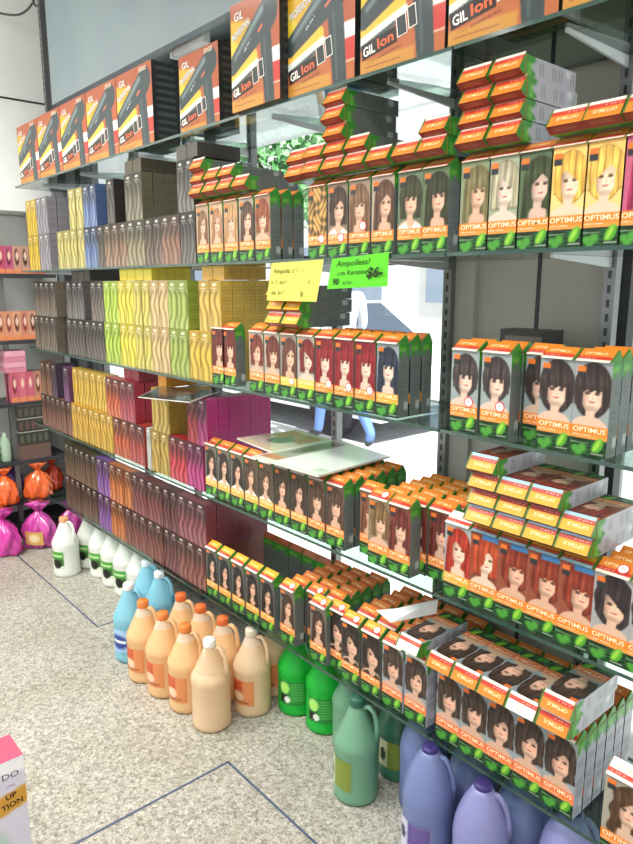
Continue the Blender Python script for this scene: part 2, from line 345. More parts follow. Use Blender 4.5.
DES = {
 'tan_long': dict(scale=.84, bg='#b59a7d', bg2='#a48a70', hair='#6e4c33', style='long', fringe=False, part=.1),
 'tan_wave': dict(scale=.84, bg='#b89a78', hair='#94694a', style='long', wave=.5, fx=.58, seed=3),
 'tan_blond': dict(bg='#a98a6a', hair='#a87f55', style='long', wave=.3, fringe=True, fx=.52, seed=5),
 'tan_dark': dict(bg='#a39184', hair='#4a3226', style='long', fx=.6, turn=.03, seed=6),
 'tan_red': dict(bg='#9c7a60', hair='#7c3f26', style='mid', fringe=True, fx=.5, seed=7),
 'curls': dict(hair='#b98f52', style='curls', seed=9),
 'lob_dark': dict(bg='#7e6a5c', hair='#38291f', style='mid', fx=.56, turn=.04, dress='#ece8e2', seed=10),
 'fringe_brown': dict(bg='#8c7a6a', hair='#6a4c36', style='long', fringe=True, fx=.5, seed=11),
 'side_brown': dict(bg='#a08f80', hair='#54382a', style='long', fx=.62, turn=.05, seed=12),
 'bob_green': dict(bg='#62705a', hair='#33341f', style='mid', fringe=True, fx=.54, dress='#f0efec', seed=13),
 'long_green': dict(bg='#5b6a4c', hair='#2e2f1c', style='long', fringe=True, fx=.62, turn=.03, seed=14),
 'olive_fringe': dict(pale=True, bg='#8a917e', bg2='#7d8a68', hair='#6c6440', style='long', fringe=True, fx=.6, turn=.06, seed=15),
 'ash_blond': dict(pale=True, bg='#98a088', hair='#a29a80', style='mid', fx=.55, part=-.1, skin='#e8cdbc', seed=16),
 'forest_dark': dict(pale=True, bg='#56684a', hair='#343c22', style='long', fx=.66, turn=.06, skin='#d8b8a8', seed=17),
 'gold_bob': dict(bg='#e8c98c', bg2='#e9bf6a', hair='#d9a548', style='bob', fx=.56, part=-.12, skin='#f0cfb4', seed=18),
 'gold_wave': dict(bg='#eac888', bg2='#e6ba68', hair='#dcac50', style='bob', wave=.4, fx=.54, part=.1, skin='#f0cfb4', seed=19),
 'magenta': dict(bg='#b85c78', hair='#a02a55', style='long', fx=.7, skin='#ecc8b4', seed=20),
 'auburn_a': dict(bg='#5e2c26', hair='#5a1c18', style='long', fringe=True, fx=.6, seed=21),
 'auburn_b': dict(bg='#a69486', hair='#6a2c22', style='mid', fx=.56, turn=-.04, seed=22),
 'auburn_c': dict(bg='#a8988c', hair='#5e2a22', style='mid', fx=.6, turn=.04, fringe=True, seed=23),
 'brown_smile': dict(bg='#8c8078', hair='#5a3428', style='long', fx=.62, turn=.05, band='#f0c030', seed=24),
 'profile_red': dict(bg='#a09890', hair='#6c1c1c', style='mid', fx=.62, turn=.09, part=-.15, band='#f0c030', skin='#e6c6b4', seed=25),
 'red_fringe': dict(bg='#7c2430', hair='#7a1820', style='long', fringe=True, fx=.55, skin='#e8c6b2', seed=26),
 'blue_black': dict(bg='#858c92', hair='#232838', style='long', fringe=True, fx=.54, skin='#e0c8b8', band='#f0a030', seed=27),
 'short_side': dict(bg='#8f9a9a', hair='#3c3231', style='bob', fx=.52, fringe=True, turn=.05, skin='#e6c4b0', seed=28),
 'bob_smile': dict(bg='#90989a', hair='#352a28', style='bob', fx=.52, fringe=True, skin='#e2bfa8', scale=1.12, seed=29),
 'black_white': dict(scale=.84, bg='#6a645c', hair='#261e1a', style='long', fx=.55, dress='#e4dfd8', band='#f0a83a', seed=30),
 'curl_oval': dict(scale=.84, bg='#463a30', hair='#382a20', style='long', wave=1., fx=.52, band='#ee9c34', seed=31),
 'curl_pale': dict(scale=.84, bg='#584a3c', hair='#463527', style='long', wave=.9, fx=.46, dress='#e6ded2', band='#f0a83a', seed=32),
 'long_fringe': dict(bg='#5f5044', hair='#4a3528', style='long', fringe=True, fx=.54, seed=33),
 'brown_red': dict(scale=.84, bg='#7c5c48', hair='#683c28', style='long', fx=.5, fringe=True, seed=34),
 'light_brown': dict(bg='#87765c', hair='#6e5335', style='mid', fx=.6, turn=.04, fringe=True, seed=35),
 'red_curl': dict(bg='#6e4238', hair='#5e2620', style='long', fringe=True, wave=.8, fx=.56, seed=36),
 'fire_woman': dict(bg='#9aa0a0', hair='#982c1e', style='long', fx=.56, turn=.03, part=-.1, skin='#ecc8b2', band='#f0a030', seed=37),
 'fire_veil': dict(pale=True, bg='#7c4636', hair='#a23e22', style='mid', fx=.6, turn=.04, veil=True, skin='#eccab4', blue=True, seed=38),
 'red_profile': dict(pale=True, bg='#8a4a38', hair='#7a2e1e', style='bob', fx=.66, fy=1.6, turn=.07, fringe=True, blue=True, skin='#dcae94', scale=1.1, seed=39),
 'dark_bare': dict(bg='#9c9c9c', hair='#2e2426', style='bob', fx=.6, turn=.02, part=-.2, wave=.3, skin='#e0b79e', scale=1.15, seed=40),
 'black_long': dict(scale=.84, bg='#5c5a54', hair='#16181a', style='long', fx=.54, dress='#202226', seed=41, band='#f0a030'),
 'brown_bare': dict(scale=.84, bg='#6a625a', hair='#38261c', style='long', fx=.54, seed=42),
 'dark_dress': dict(bg='#4c443e', hair='#2a211c', style='mid', fx=.6, turn=.04, part=-.12, dress='#2a262a', scale=1.15, seed=43),
 'shag_grey': dict(pale=True, bg='#8c9496', hair='#40322a', style='mid', fx=.54, fringe=True, wave=.5, skin='#d8ae96', scale=1.1, band='#e8703a', seed=44),
 'shag_soft': dict(pale=True, bg='#8e979c', hair='#3e2f28', style='mid', fx=.52, part=.1, wave=.5, skin='#d8ae96', scale=1.1, band='#e8703a', seed=45),
 'big_brown': dict(pale=True, bg='#9a9488', hair='#4a3222', style='long', wave=.8, fx=.72, skin='#deb8a0', seed=46),
}
DMESH = {k: dye_mesh(v) for k, v in DES.items()}
FLAT_R = (-PI / 2, 0, PI)
def dye_box(des, x, y, z, label, group, lid='orange', flat=False, stick=None, rz=0.):
    """x: centre, y: front edge, z: bottom. A box lying flat shows its portrait upwards and its lid to the aisle."""
    o = link('hair_dye_box', DMESH[des])
    if flat: o.location = (x, y + BH + .006, z + BT); o.rotation_euler = FLAT_R
    else: o.location = (x, y, z); o.rotation_euler = (0, 0, rz)
    tag(o, label, 'box', group)
    l = link('lid', LID[lid], o)
    if stick: s = link('price_sticker', STICK, o); s.location = (stick[0], 0, stick[1]); s['label'] = 'white starburst sticker with a red rim'
    return o

# fronts: (shelf, x0, design, what the picture shows, lid, y, sticker)
P_ = .0785
ST = (.016, .058)
FR = []
def run(sh, x0, items, pitch=None, y=.004):
    for i, it in enumerate(items): FR.append((sh, x0 + (i + .5) * (pitch or P_), y, it))
run(2, -2.085, [('tan_long', 'a brown-haired woman on tan'), ('tan_wave', 'a wavy light brown woman'), ('tan_blond', 'a dark blonde woman with fringe'),
                ('tan_dark', 'a dark brown long-haired woman'), ('tan_red', 'a copper-haired woman with fringe')], .0845)
FR.append((2, -1.500, .050, ('curls', 'blonde curls, half hidden')))
run(2, -1.497, [('curls', 'blonde curls', 'orange', (.018, .05)), ('lob_dark', 'a dark lob and white collar', 'orange', (.014, .05)), ('fringe_brown', 'a brown fringe, red sticker', 'orange', (.014, .075)), ('side_brown', 'a brown side parting')], .0815)
run(2, -1.162, [('bob_green', 'a dark bob and white top'), ('long_green', 'long dark hair with straight fringe')], .0765)
run(2, -.975, [('olive_fringe', 'an olive-brown fringe'), ('ash_blond', 'pale ash-blonde hair'), ('forest_dark', 'long black-green hair'), ('gold_bob', 'golden hair tucked back'), ('gold_wave', 'golden wavy hair'), ('magenta', 'magenta hair')], .072)
run(3, -2.001, [('auburn_a', 'dark auburn hair')] * 2, .0665)
FR.append((3, -1.800, .05, ('auburn_b', 'auburn hair, half hidden')))
run(3, -1.789, [('auburn_b', 'auburn hair turned left'), ('auburn_c', 'auburn fringe turned right'), ('brown_smile', 'brown hair over yellow band', 'orange', (.016, .05)), ('profile_red', 'a red-haired profile over yellow band'),
                ('red_fringe', 'a bright red fringe', 'orange', (.02, .06)), ('red_fringe', 'a bright red fringe', 'orange', (.02, .06)), ('red_fringe', 'a bright red fringe', 'orange', (.02, .06)), ('blue_black', 'a blue-black fringe')], .0806)
FR.append((3, -.945, .004, ('short_side', 'a short dark crop, red sticker', 'orange', (.014, .07))))
FR.append((3, -.862, .004, ('short_side', 'a short dark crop, red sticker', 'orange', (.014, .07))))
FR.append((3, -.778, .045, ('bob_smile', 'a dark bob, half hidden')))
run(3, -.756, [('bob_smile', 'a smiling dark bob')] * 2, .076)
run(4, -2.078, [('black_white', 'long black hair, white collar')] * 3 + [('curl_pale', 'brown curls, white collar')] * 2 + [('curl_oval', 'dark curls')] * 2 + [('long_fringe', 'a long brown fringe')] * 2, .0824)
FR.append((4, -1.270, .035, ('brown_red', 'red-brown fringe, set back')))
run(4, -1.244, [('light_brown', 'light brown hair'), ('red_curl', 'dark red curls')], .0755)
FR.append((4, -1.035, .052, ('red_curl', 'dark red curls, half hidden')))
run(4, -.983, [('fire_woman', 'a fiery redhead with white lid', 'white'), ('fire_veil', 'red hair across the face', 'blue'), ('red_profile', 'a red-brown bob in profile', 'blue'), ('red_profile', 'a red-brown bob in profile', 'blue'), ('red_profile', 'a red-brown bob in profile', 'blue'),
               ('dark_bare', 'dark hair and bare shoulders'), ('dark_bare', 'dark hair and bare shoulders')], .0755)
run(5, -2.096, [('black_long', 'long black hair, black top', 'yellow')] * 4 + [('black_long', 'long black hair, black top', 'yellow')], .0855)
FR.append((5, -1.603, .004, ('brown_bare', 'long brown hair, bare shoulders', 'yellow')))
FR.append((5, -1.520, .05, ('brown_bare', 'long brown hair, half hidden')))
run(5, -1.492, [('brown_bare', 'wavy brown hair', 'yellow')], .079)
FR.append((5, -1.390, .022, ('dark_dress', 'dark hair, half hidden', 'yellow')))
run(5, -1.351, [('dark_dress', 'dark hair and black dress', 'yellow')] * 2 + [('shag_grey', 'a tousled brown fringe on grey', 'orange'), ('shag_soft', 'tousled brown hair on grey', 'white')], .083)
run(5, -.990, [('shag_grey', 'a shaggy fringe')] * 2 + [('shag_soft', 'shaggy parted hair')] * 3, .0762)
FR.append((5, -.494, -.03, ('big_brown', 'big brown waves, standing alone', 'white')))

cnt = {}
for sh, x, y, it in FR: cnt[(sh, it[1])] = cnt.get((sh, it[1]), 0) + 1
seen = {}; FRONT = []
for sh, x, y, it in FR:
    k = (sh, it[1]); seen[k] = seen.get(k, 0) + 1
    pos = '' if cnt[k] == 1 else f'{ORD[seen[k]]} of {cnt[k]} boxes with '
    if pos: lab = f'{ORD[seen[k]]} dye box from left picturing {it[1]}, {SH[sh]} shelf'
    else: lab = f'upright dye box picturing {it[1]}, {SH[sh]} shelf'
    o = dye_box(it[0], x, y, ZS[sh], lab, f'portrait dye boxes on the {SH[sh]} shelf', it[2] if len(it) > 2 else 'orange', stick=it[3] if len(it) > 3 else None)
    if sh == 5 and -1.65 < x < -1.05 or (sh == 4 and it[1].startswith(('light brown', 'dark hair'))):
        q = link('price_sticker', STICK, o); q.location = (.013, .0115, BH + .0118); q.rotation_euler = (-math.radians(57), 0, 0); q['label'] = 'white starburst sticker with a red rim'
    FRONT.append((sh, x, y, it[0], it[1], seen[k], cnt[k]))

def near_front(sh, x):
    return min((f for f in FRONT if f[0] == sh and f[2] < .03 and abs(f[2]) < .03), key=lambda f: abs(f[1] - x))
def who(f):
    t = f[4].replace(', red sticker', '').replace(' over yellow band', '').replace('a ', '', 1) if f[4].startswith('a ') else f[4].replace(', red sticker', '')
    return (f'{ORD[f[5]]} ' if f[6] > 1 else '') + t

# ranks standing behind the fronts
def ranks(sh, xs, ys, lid='rust', des=None, first=2):
    for ci, x in enumerate(xs):
        f = near_front(sh, x)
        for r, y in enumerate(ys):
            dye_box(des or f[3], x, y, ZS[sh], f'dye box {ORD[first + r]} in depth behind {who(f)}, {SH[sh]} shelf',
                    f'dye boxes in rows behind the {SH[sh]} shelf fronts', lid if r > 0 else 'orange')
ranks(5, [-1.603], [.048, .092, .136, .180, .224])
ranks(5, [-1.4525, -1.3095, -1.2265, -1.1435, -1.0605], [.070, .114, .158, .202, .246])
ranks(5, [-1.522], [.096, .140, .184, .228])
ranks(5, [-.952, -.876, -.799, -.723, -.647], [.048, .092, .136, .180, .224])
for i, x in enumerate([-1.99, -1.912, -1.834, -1.756, -1.68]):
    dye_box('brown_bare', x, .225 + BT, Z5, f'orange-lidded dye box at the back of lowest shelf, {ORD[i + 1]} from the maroon cartons', 'dye boxes along the back of the lowest shelf', 'rust', rz=PI)
ranks(4, [-1.190, -1.113], [.048, .092, .136, .180, .224], 'orange')
ranks(4, [-1.035], [.100, .144, .188], 'orange')
ranks(4, [-1.63, -1.54, -1.46, -1.378], [.048, .092, .136, .180, .224], 'orange')
ranks(4, [-.568, -.492], [.048, .092], 'orange')
ranks(3, [-1.184, -1.265, -1.346, -1.427], [.048, .092], 'rust')
ranks(3, [-.643], [.048, .092], 'orange')
ranks(3, [-.862, -.945], [.048], 'orange')
ranks(2, [-1.703], [.048, .092], 'orange')
ranks(2, [-1.047, -1.124], [.048], 'orange')
ranks(2, [-1.212], [.048], 'orange')

# boxes lying flat on the uprights
def flats(sh, x, n, lid='orange', y=-.008, name=None, des=None, base=None, start=0):
    f = near_front(sh, x)
    for k in range(start, n):
        z = (ZS[sh] + BH + ROOF + .001 if base is None else base) + k * (BT + .001)
        where = f'above {who(f)}' if name is None else name
        dye_box(des or f[3], x + .002 * ((k * 7) % 3 - 1), y + .003 * ((k * 5) % 3 - 1), z, f'flat dye box, {ORD[k + 1]} layer {where}, {SH[sh]} shelf', f'dye boxes lying flat on the {SH[sh]} shelf', lid if isinstance(lid, str) else lid[k % len(lid)], flat=True)
flats(2, -2.043, 3); flats(2, -1.958, 2); flats(2, -1.874, 2); flats(2, -1.789, 1)
flats(2, -1.538, 2, y=.0, name='above the half hidden blonde curls'); flats(2, -1.4562, 2); flats(2, -1.3748, 5); flats(2, -1.2932, 2); flats(2, -1.2105, 1)
flats(2, -1.124, 1); flats(2, -1.047, 2)
flats(2, -.939, 4); flats(2, -.860, 4); flats(2, -.723, 1); flats(2, -.651, 1); flats(2, -.575, 1)
flats(3, -1.628, 3, 'yellow'); flats(3, -1.547, 3, 'yellow')
flats(4, -.870, 4, ('blue', 'blue', 'white', 'blue')[0], y=-.012, des='fire_veil'); flats(4, -.794, 3, 'blue', y=-.012); flats(4, -.7185, 3, 'blue', y=-.012); flats(4, -.643, 2, 'blue', y=-.012)
for i in range(5): flats(5, -.952 + .0762 * i, 1 if i < 4 else 2, 'white' if i == 3 else 'orange', y=-.03, des='shag_soft')
flats(5, -1.061, 1, 'white', y=-.02)

# ------------------------------------------------------------------ tube-dye cartons with a hair swirl
CH, CT = .172, .046
def swirl(c, seed):
    c = rgb(c); ph = np.random.default_rng(seed).uniform(0, 6)
    light = np.clip(c * .68 + .30, 0, 1); dark = c * .45
    lum = float(c @ np.array([.3, .6, .1])); kd = .9 if lum < .5 else .38; kl = .60 if lum < .5 else .40
    def fn(U, V):
        t = np.maximum((sst(.38, .74, V) if lum < .5 else sst(.58, .86, V)) * kd, .55 * sst(.38, .5, np.abs(U - .5)))[..., None]  # darkened side edges paint in the shade between neighbouring cartons
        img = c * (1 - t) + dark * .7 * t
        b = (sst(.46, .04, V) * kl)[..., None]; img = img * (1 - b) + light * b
        vm = 1 - sst(.76, .88, V)
        q = U - .46 - .30 * np.sin(V * 5.6 + ph) * (.35 + .65 * V) - .05 * np.sin(V * 14 + 2 * ph)
        for off, wd, k, cc in ((0, .10, .58, light), (.26, .12, .60, dark), (-.28, .10, .55, dark), (.48, .09, .5, light), (-.5, .1, .45, light)):
            m = (np.exp(-((q - off) / wd) ** 2) * vm * k)[..., None]; img = img * (1 - m) + cc * m
        img = img * (1 - (.16 * (.5 + .5 * np.sin(q * 48 + 2 * np.sin(V * 9))) * vm)[..., None])
        img = mix(img, rect(U, V, .28, .62, .90, .935, .02), '#f2efe8')
        img = mix(img, rect(U, V, .2, .8, .80, .815, .01) * .5, '#f2efe8')
        return np.clip(img, 0, 1)
    return fn
def plain(c):
    c = rgb(c)
    def fn(U, V):
        img = np.ones(U.shape + (3,)) * c * .88
        ln = (np.sin(V * 95) > .1) * (U > .15) * (U < .85) * (V > .1) * (V < .9)
        return mix(img, ln * .25, c * .5)
    return fn
_cm = {}
def carton_mesh(c, w):
    k = (c, round(w, 3))
    if k not in _cm:
        b = MB(); x = w / 2 - .0008
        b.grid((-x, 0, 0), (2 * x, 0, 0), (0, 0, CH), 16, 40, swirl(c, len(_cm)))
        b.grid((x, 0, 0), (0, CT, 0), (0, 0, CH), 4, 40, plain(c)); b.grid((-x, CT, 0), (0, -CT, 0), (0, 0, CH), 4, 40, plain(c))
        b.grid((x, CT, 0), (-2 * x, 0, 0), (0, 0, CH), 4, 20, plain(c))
        b.quad((-x, 0, CH), (x, 0, CH), (x, CT, CH), (-x, CT, CH), rgb(c) * .9); b.quad((-x, CT, 0), (x, CT, 0), (x, 0, 0), (-x, 0, 0), rgb(c) * .6)
        b.text('TINTE', (-x + .008, 0, CH * .83), (1, 0, 0), (0, 0, 1), .005, np.clip(rgb(c) * .4 + .6, 0, 1), width=w * .55)
        _cm[k] = b.build('hair_color_carton', PRINT, data_only=True)
    return _cm[k]
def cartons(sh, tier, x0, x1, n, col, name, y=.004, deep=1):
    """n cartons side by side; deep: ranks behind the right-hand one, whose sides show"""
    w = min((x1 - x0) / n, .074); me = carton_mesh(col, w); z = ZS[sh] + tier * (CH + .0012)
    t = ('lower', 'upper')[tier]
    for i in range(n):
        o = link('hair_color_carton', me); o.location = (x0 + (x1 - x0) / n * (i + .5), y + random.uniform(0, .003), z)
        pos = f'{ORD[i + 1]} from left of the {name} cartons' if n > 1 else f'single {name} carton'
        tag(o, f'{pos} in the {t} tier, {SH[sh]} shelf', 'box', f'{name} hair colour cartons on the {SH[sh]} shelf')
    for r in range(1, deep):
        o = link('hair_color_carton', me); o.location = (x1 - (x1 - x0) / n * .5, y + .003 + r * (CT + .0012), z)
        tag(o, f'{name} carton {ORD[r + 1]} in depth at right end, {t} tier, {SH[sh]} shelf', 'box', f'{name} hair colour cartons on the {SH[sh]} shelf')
_low = {}
def under(sh, x, y, col, name):
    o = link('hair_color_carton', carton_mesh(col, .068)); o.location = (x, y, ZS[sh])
    k = (sh, name); _low[k] = _low.get(k, 0) + 1
    tag(o, f'{name} carton {ORD[_low[k] + 1]} in depth, lower tier, {SH[sh]} shelf', 'box', f'{name} hair colour cartons on the {SH[sh]} shelf')
def lying(sh, x, y, z, col, label, group):
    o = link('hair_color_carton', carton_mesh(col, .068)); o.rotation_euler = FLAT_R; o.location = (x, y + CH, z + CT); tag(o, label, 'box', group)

YEL, GRY = '#d9b32e', '#8f8a92'
C2 = [(0, -3.745, -3.590, 2, YEL, 'golden yellow'), (0, -3.590, -3.442, 2, GRY, 'lilac grey', 3), (0, -3.348, -3.024, 4, '#c2b566', 'pale straw'), (0, -3.024, -2.888, 2, '#5b74a8', 'steel blue'),
      (0, -2.888, -2.818, 1, '#4a4038', 'charcoal'), (0, -2.818, -2.606, 3, '#8a6a50', 'bronze'), (0, -2.606, -2.459, 2, '#8a7f5e', 'moss'), (0, -2.459, -2.329, 2, '#604c40', 'cocoa'), (0, -2.329, -2.195, 2, '#8a5e4a', 'cinnamon'), (0, -2.195, -2.088, 2, '#57524e', 'slate'),
      (1, -3.745, -3.590, 2, YEL, 'golden yellow'), (1, -3.590, -3.442, 2, GRY, 'lilac grey', 3), (1, -3.178, -3.020, 2, '#c2b566', 'pale straw'), (1, -3.013, -2.880, 2, '#5b74a8', 'steel blue', 3), (1, -2.775, -2.705, 1, '#3f3a38', 'charcoal', 3),
      (1, -2.606, -2.465, 2, '#6d6650', 'moss', 5), (1, -2.20, -2.090, 2, '#5c5653', 'slate', 4)]
C3 = [(0, -3.750, -3.442, 4, '#6b5d50', 'smoky brown', 3), (0, -3.304, -2.873, 6, '#514842', 'graphite'), (0, -2.873, -2.722, 2, '#a8c43a', 'lime'), (0, -2.722, -2.577, 2, '#e0d03c', 'lemon'), (0, -2.577, -2.440, 2, '#cfbf55', 'straw yellow'), (0, -2.440, -2.302, 2, '#d8b478', 'peach'), (0, -2.302, -2.160, 2, '#9db048', 'leaf green'), (0, -2.160, -2.008, 2, '#dcb53a', 'golden'),
      (1, -3.715, -3.420, 4, '#6b5d50', 'smoky brown', 3), (1, -3.279, -3.075, 3, '#5f5a58', 'graphite', 2), (1, -2.998, -2.862, 2, '#635650', 'taupe'), (1, -2.862, -2.722, 2, '#a8c43a', 'lime'), (1, -2.722, -2.577, 2, '#e0d03c', 'lemon'), (1, -2.577, -2.440, 2, '#cfbf55', 'straw yellow'), (1, -2.440, -2.302, 2, '#d8b478', 'peach'), (1, -2.302, -2.156, 2, '#9db048', 'leaf green', 3), (1, -2.082, -1.946, 2, '#d8b04a', 'golden', 6)]
C4 = [(0, -3.735, -3.317, 6, '#7c4c3c', 'plum brown'), (0, -3.317, -2.847, 7, '#d0a032', 'mustard'), (0, -2.847, -2.690, 2, '#c2502c', 'flame orange'), (0, -2.690, -2.545, 2, '#a83a34', 'brick red', 2), (0, -2.528, -2.492, 1, '#c4c2bc', 'silver'), (0, -2.487, -2.344, 2, '#b8963c', 'olive gold'), (0, -2.344, -2.205, 2, '#c02c38', 'scarlet'), (0, -2.205, -2.088, 2, '#b42c74', 'magenta'),
      (1, -3.720, -3.558, 2, '#7c5438', 'plum brown'), (1, -3.558, -3.490, 1, '#3f2c40', 'aubergine', 2), (1, -3.395, -3.325, 1, '#6c3c68', 'violet'), (1, -3.320, -2.900, 6, '#d4aa38', 'mustard'), (1, -2.898, -2.757, 2, '#c2502c', 'flame orange'), (1, -2.757, -2.614, 2, '#a23040', 'brick red', 4), (1, -2.471, -2.330, 2, '#b8963c', 'olive gold', 4), (1, -2.195, -2.125, 1, '#c02c38', 'scarlet'), (1, -2.125, -2.055, 1, '#b42c74', 'magenta', 6)]
C5 = [(0, -3.472, -3.063, 6, '#55432f', 'dark olive'), (0, -3.063, -2.922, 2, '#7a4c9a', 'purple'), (0, -2.922, -2.774, 2, '#c4682c', 'rusty orange'), (0, -2.774, -2.422, 5, '#7a3c34', 'oxblood'), (0, -2.422, -2.305, 2, '#6a2e30', 'wine'), (0, -2.305, -2.098, 3, '#86483e', 'chestnut', 6),
      (1, -3.690, -3.470, 3, '#5a5248', 'grey brown'), (1, -3.457, -3.056, 6, '#55432f', 'dark olive'), (1, -3.056, -2.917, 2, '#7a4c9a', 'purple'), (1, -2.917, -2.690, 3, '#c4682c', 'rusty orange'), (1, -2.690, -2.414, 4, '#70302e', 'oxblood'), (1, -2.414, -2.296, 2, '#5a2628', 'wine'), (1, -2.296, -2.085, 3, '#86404a', 'chestnut', 6)]
for sh, L in ((2, C2), (3, C3), (4, C4), (5, C5)):
    for r in L:
        yy = .004
        if sh == 4 and r[0] == 1 and r[5] == 'mustard': yy = .022
        if sh == 5 and r[5] == 'grey brown': yy = .09
        cartons(sh, r[0], r[1], r[2], r[3], r[4], r[5], yy, r[6] if len(r) > 6 else 1)
        if r[0] == 1 and len(r) > 6:
            lo = max([q for q in L if q[0] == 0 and len(q) > 6 and abs(q[2] - r[2]) < .09] or [(0,) * 7], key=lambda q: q[6])
            for k in range(lo[6] if lo[6] else 1, r[6]): under(sh, r[2] - (r[2] - r[1]) / r[3] * .5, yy + .003 + k * (CT + .0012), r[4], r[5])
# the grey-brown upper cartons need a tier below them
cartons(5, 0, -3.690, -3.480, 3, '#5a5248', 'grey brown', .09)
ZT = 2 * (CH + .0012) + .001
for i in range(2): lying(2, -2.572 + i * .07, .01, Z2 + ZT, '#544c3c', f'{("left", "right")[i]}-hand dark carton lying on top of the moss cartons, second shelf', 'cartons lying on the second shelf tiers')
for i in range(2):
    for k in range(1): lying(2, -2.172 + i * .07, .01, Z2 + ZT + k * (CT + .001), '#54504c', f'{("left", "right")[i]}-hand dark carton lying on the slate cartons, second shelf', 'cartons lying on the second shelf tiers')
for i in range(4): lying(3, -2.69 + i * .07, .02, Z3 + ZT, '#d8c23c', f'{ORD[i + 1]} from left of yellow cartons lying over the lemon cartons, third shelf', 'cartons lying on the third shelf tiers')
for i in range(2): lying(3, -2.047 + i * .07, .02, Z3 + ZT, '#c89c40', f'{("left", "right")[i]}-hand ochre carton lying on the golden cartons, third shelf', 'cartons lying on the third shelf tiers')
for i in range(3): lying(3, -3.20 + i * .07, .02, Z3 + ZT, '#3c3633', f'{ORD[i + 1]} from left of dark cartons lying over the graphite cartons, third shelf', 'cartons lying on the third shelf tiers')
for i in range(2): lying(4, -2.722 + i * .07, .03, Z4 + ZT, '#8e2c3a', f'{("left", "right")[i]}-hand crimson carton lying on the brick red cartons, fourth shelf', 'cartons lying on the fourth shelf tiers')

# ------------------------------------------------------------------ hair dryer boxes
def dryer_art(U, V):
    x, y = U, V
    img = rgb('#984a2c') + (rgb('#b06236') - rgb('#984a2c')) * (1 - y)[..., None]
    img = mix(img, poly(x, y, [(0, .30), (.42, .62), (.42, .80), (0, .86)], .02), '#c49a20'); img = mix(img, poly(x, y, [(0, .36), (.22, .56), (0, .74)], .02), '#ceb430')
    img = mix(img, rect(x, y, .76, 1.1, .34, .47, .006), '#d6d8d6'); img = mix(img, rect(x, y, .70, 1.1, .16, .34, .006), '#b8342a'); img = mix(img, rect(x, y, .70, 1.1, .155, .165, .003), '#f2e4da')
    img = mix(img, capsule(x, y, (-.02, .30), (.5, .46), .07, .06, .01), '#e6b03a')           # yellow arc under the barrel
    img = mix(img, capsule(x, y, (-.05, .245), (.55, .40), .035, .03, .01), '#cfd6d2')
    img = mix(img, capsule(x, y, (.02, .215), (.42, .32), .02, .018, .006), '#3c4a4a')
    K = '#2e3a3d'
    img = mix(img, capsule(x, y, (.04, .44), (.80, .80), .09, .165, .006), K)                 # barrel
    img = mix(img, capsule(x, y, (.72, .66), (.80, -.05), .115, .095, .006), K)                 # handle
    img = mix(img, capsule(x, y, (.08, .50), (.66, .84), .018, .034, .03) * .8, '#7d8f92')    # light along the barrel
    img = mix(img, capsule(x, y, (.70, .58), (.755, .05), .012, .012, .02) * .45, '#6c7c80')
    img = mix(img, poly(x, y, [(.83, .62), (1.02, .76), (1.02, .47), (.86, .47)], .006), '#a24e2a')
    img = mix(img, capsule(x, y, (.585, .66), (.66, .70), .012, .012, .005), '#d86a4c')
    img = mix(img, rect(x, y, 0, .66, -.01, .11, .006), '#bc8436'); img = mix(img, rect(x, y, .05, .5, .05, .062, .004) * .6, '#7c3c1c')
    return np.clip(img, 0, 1)
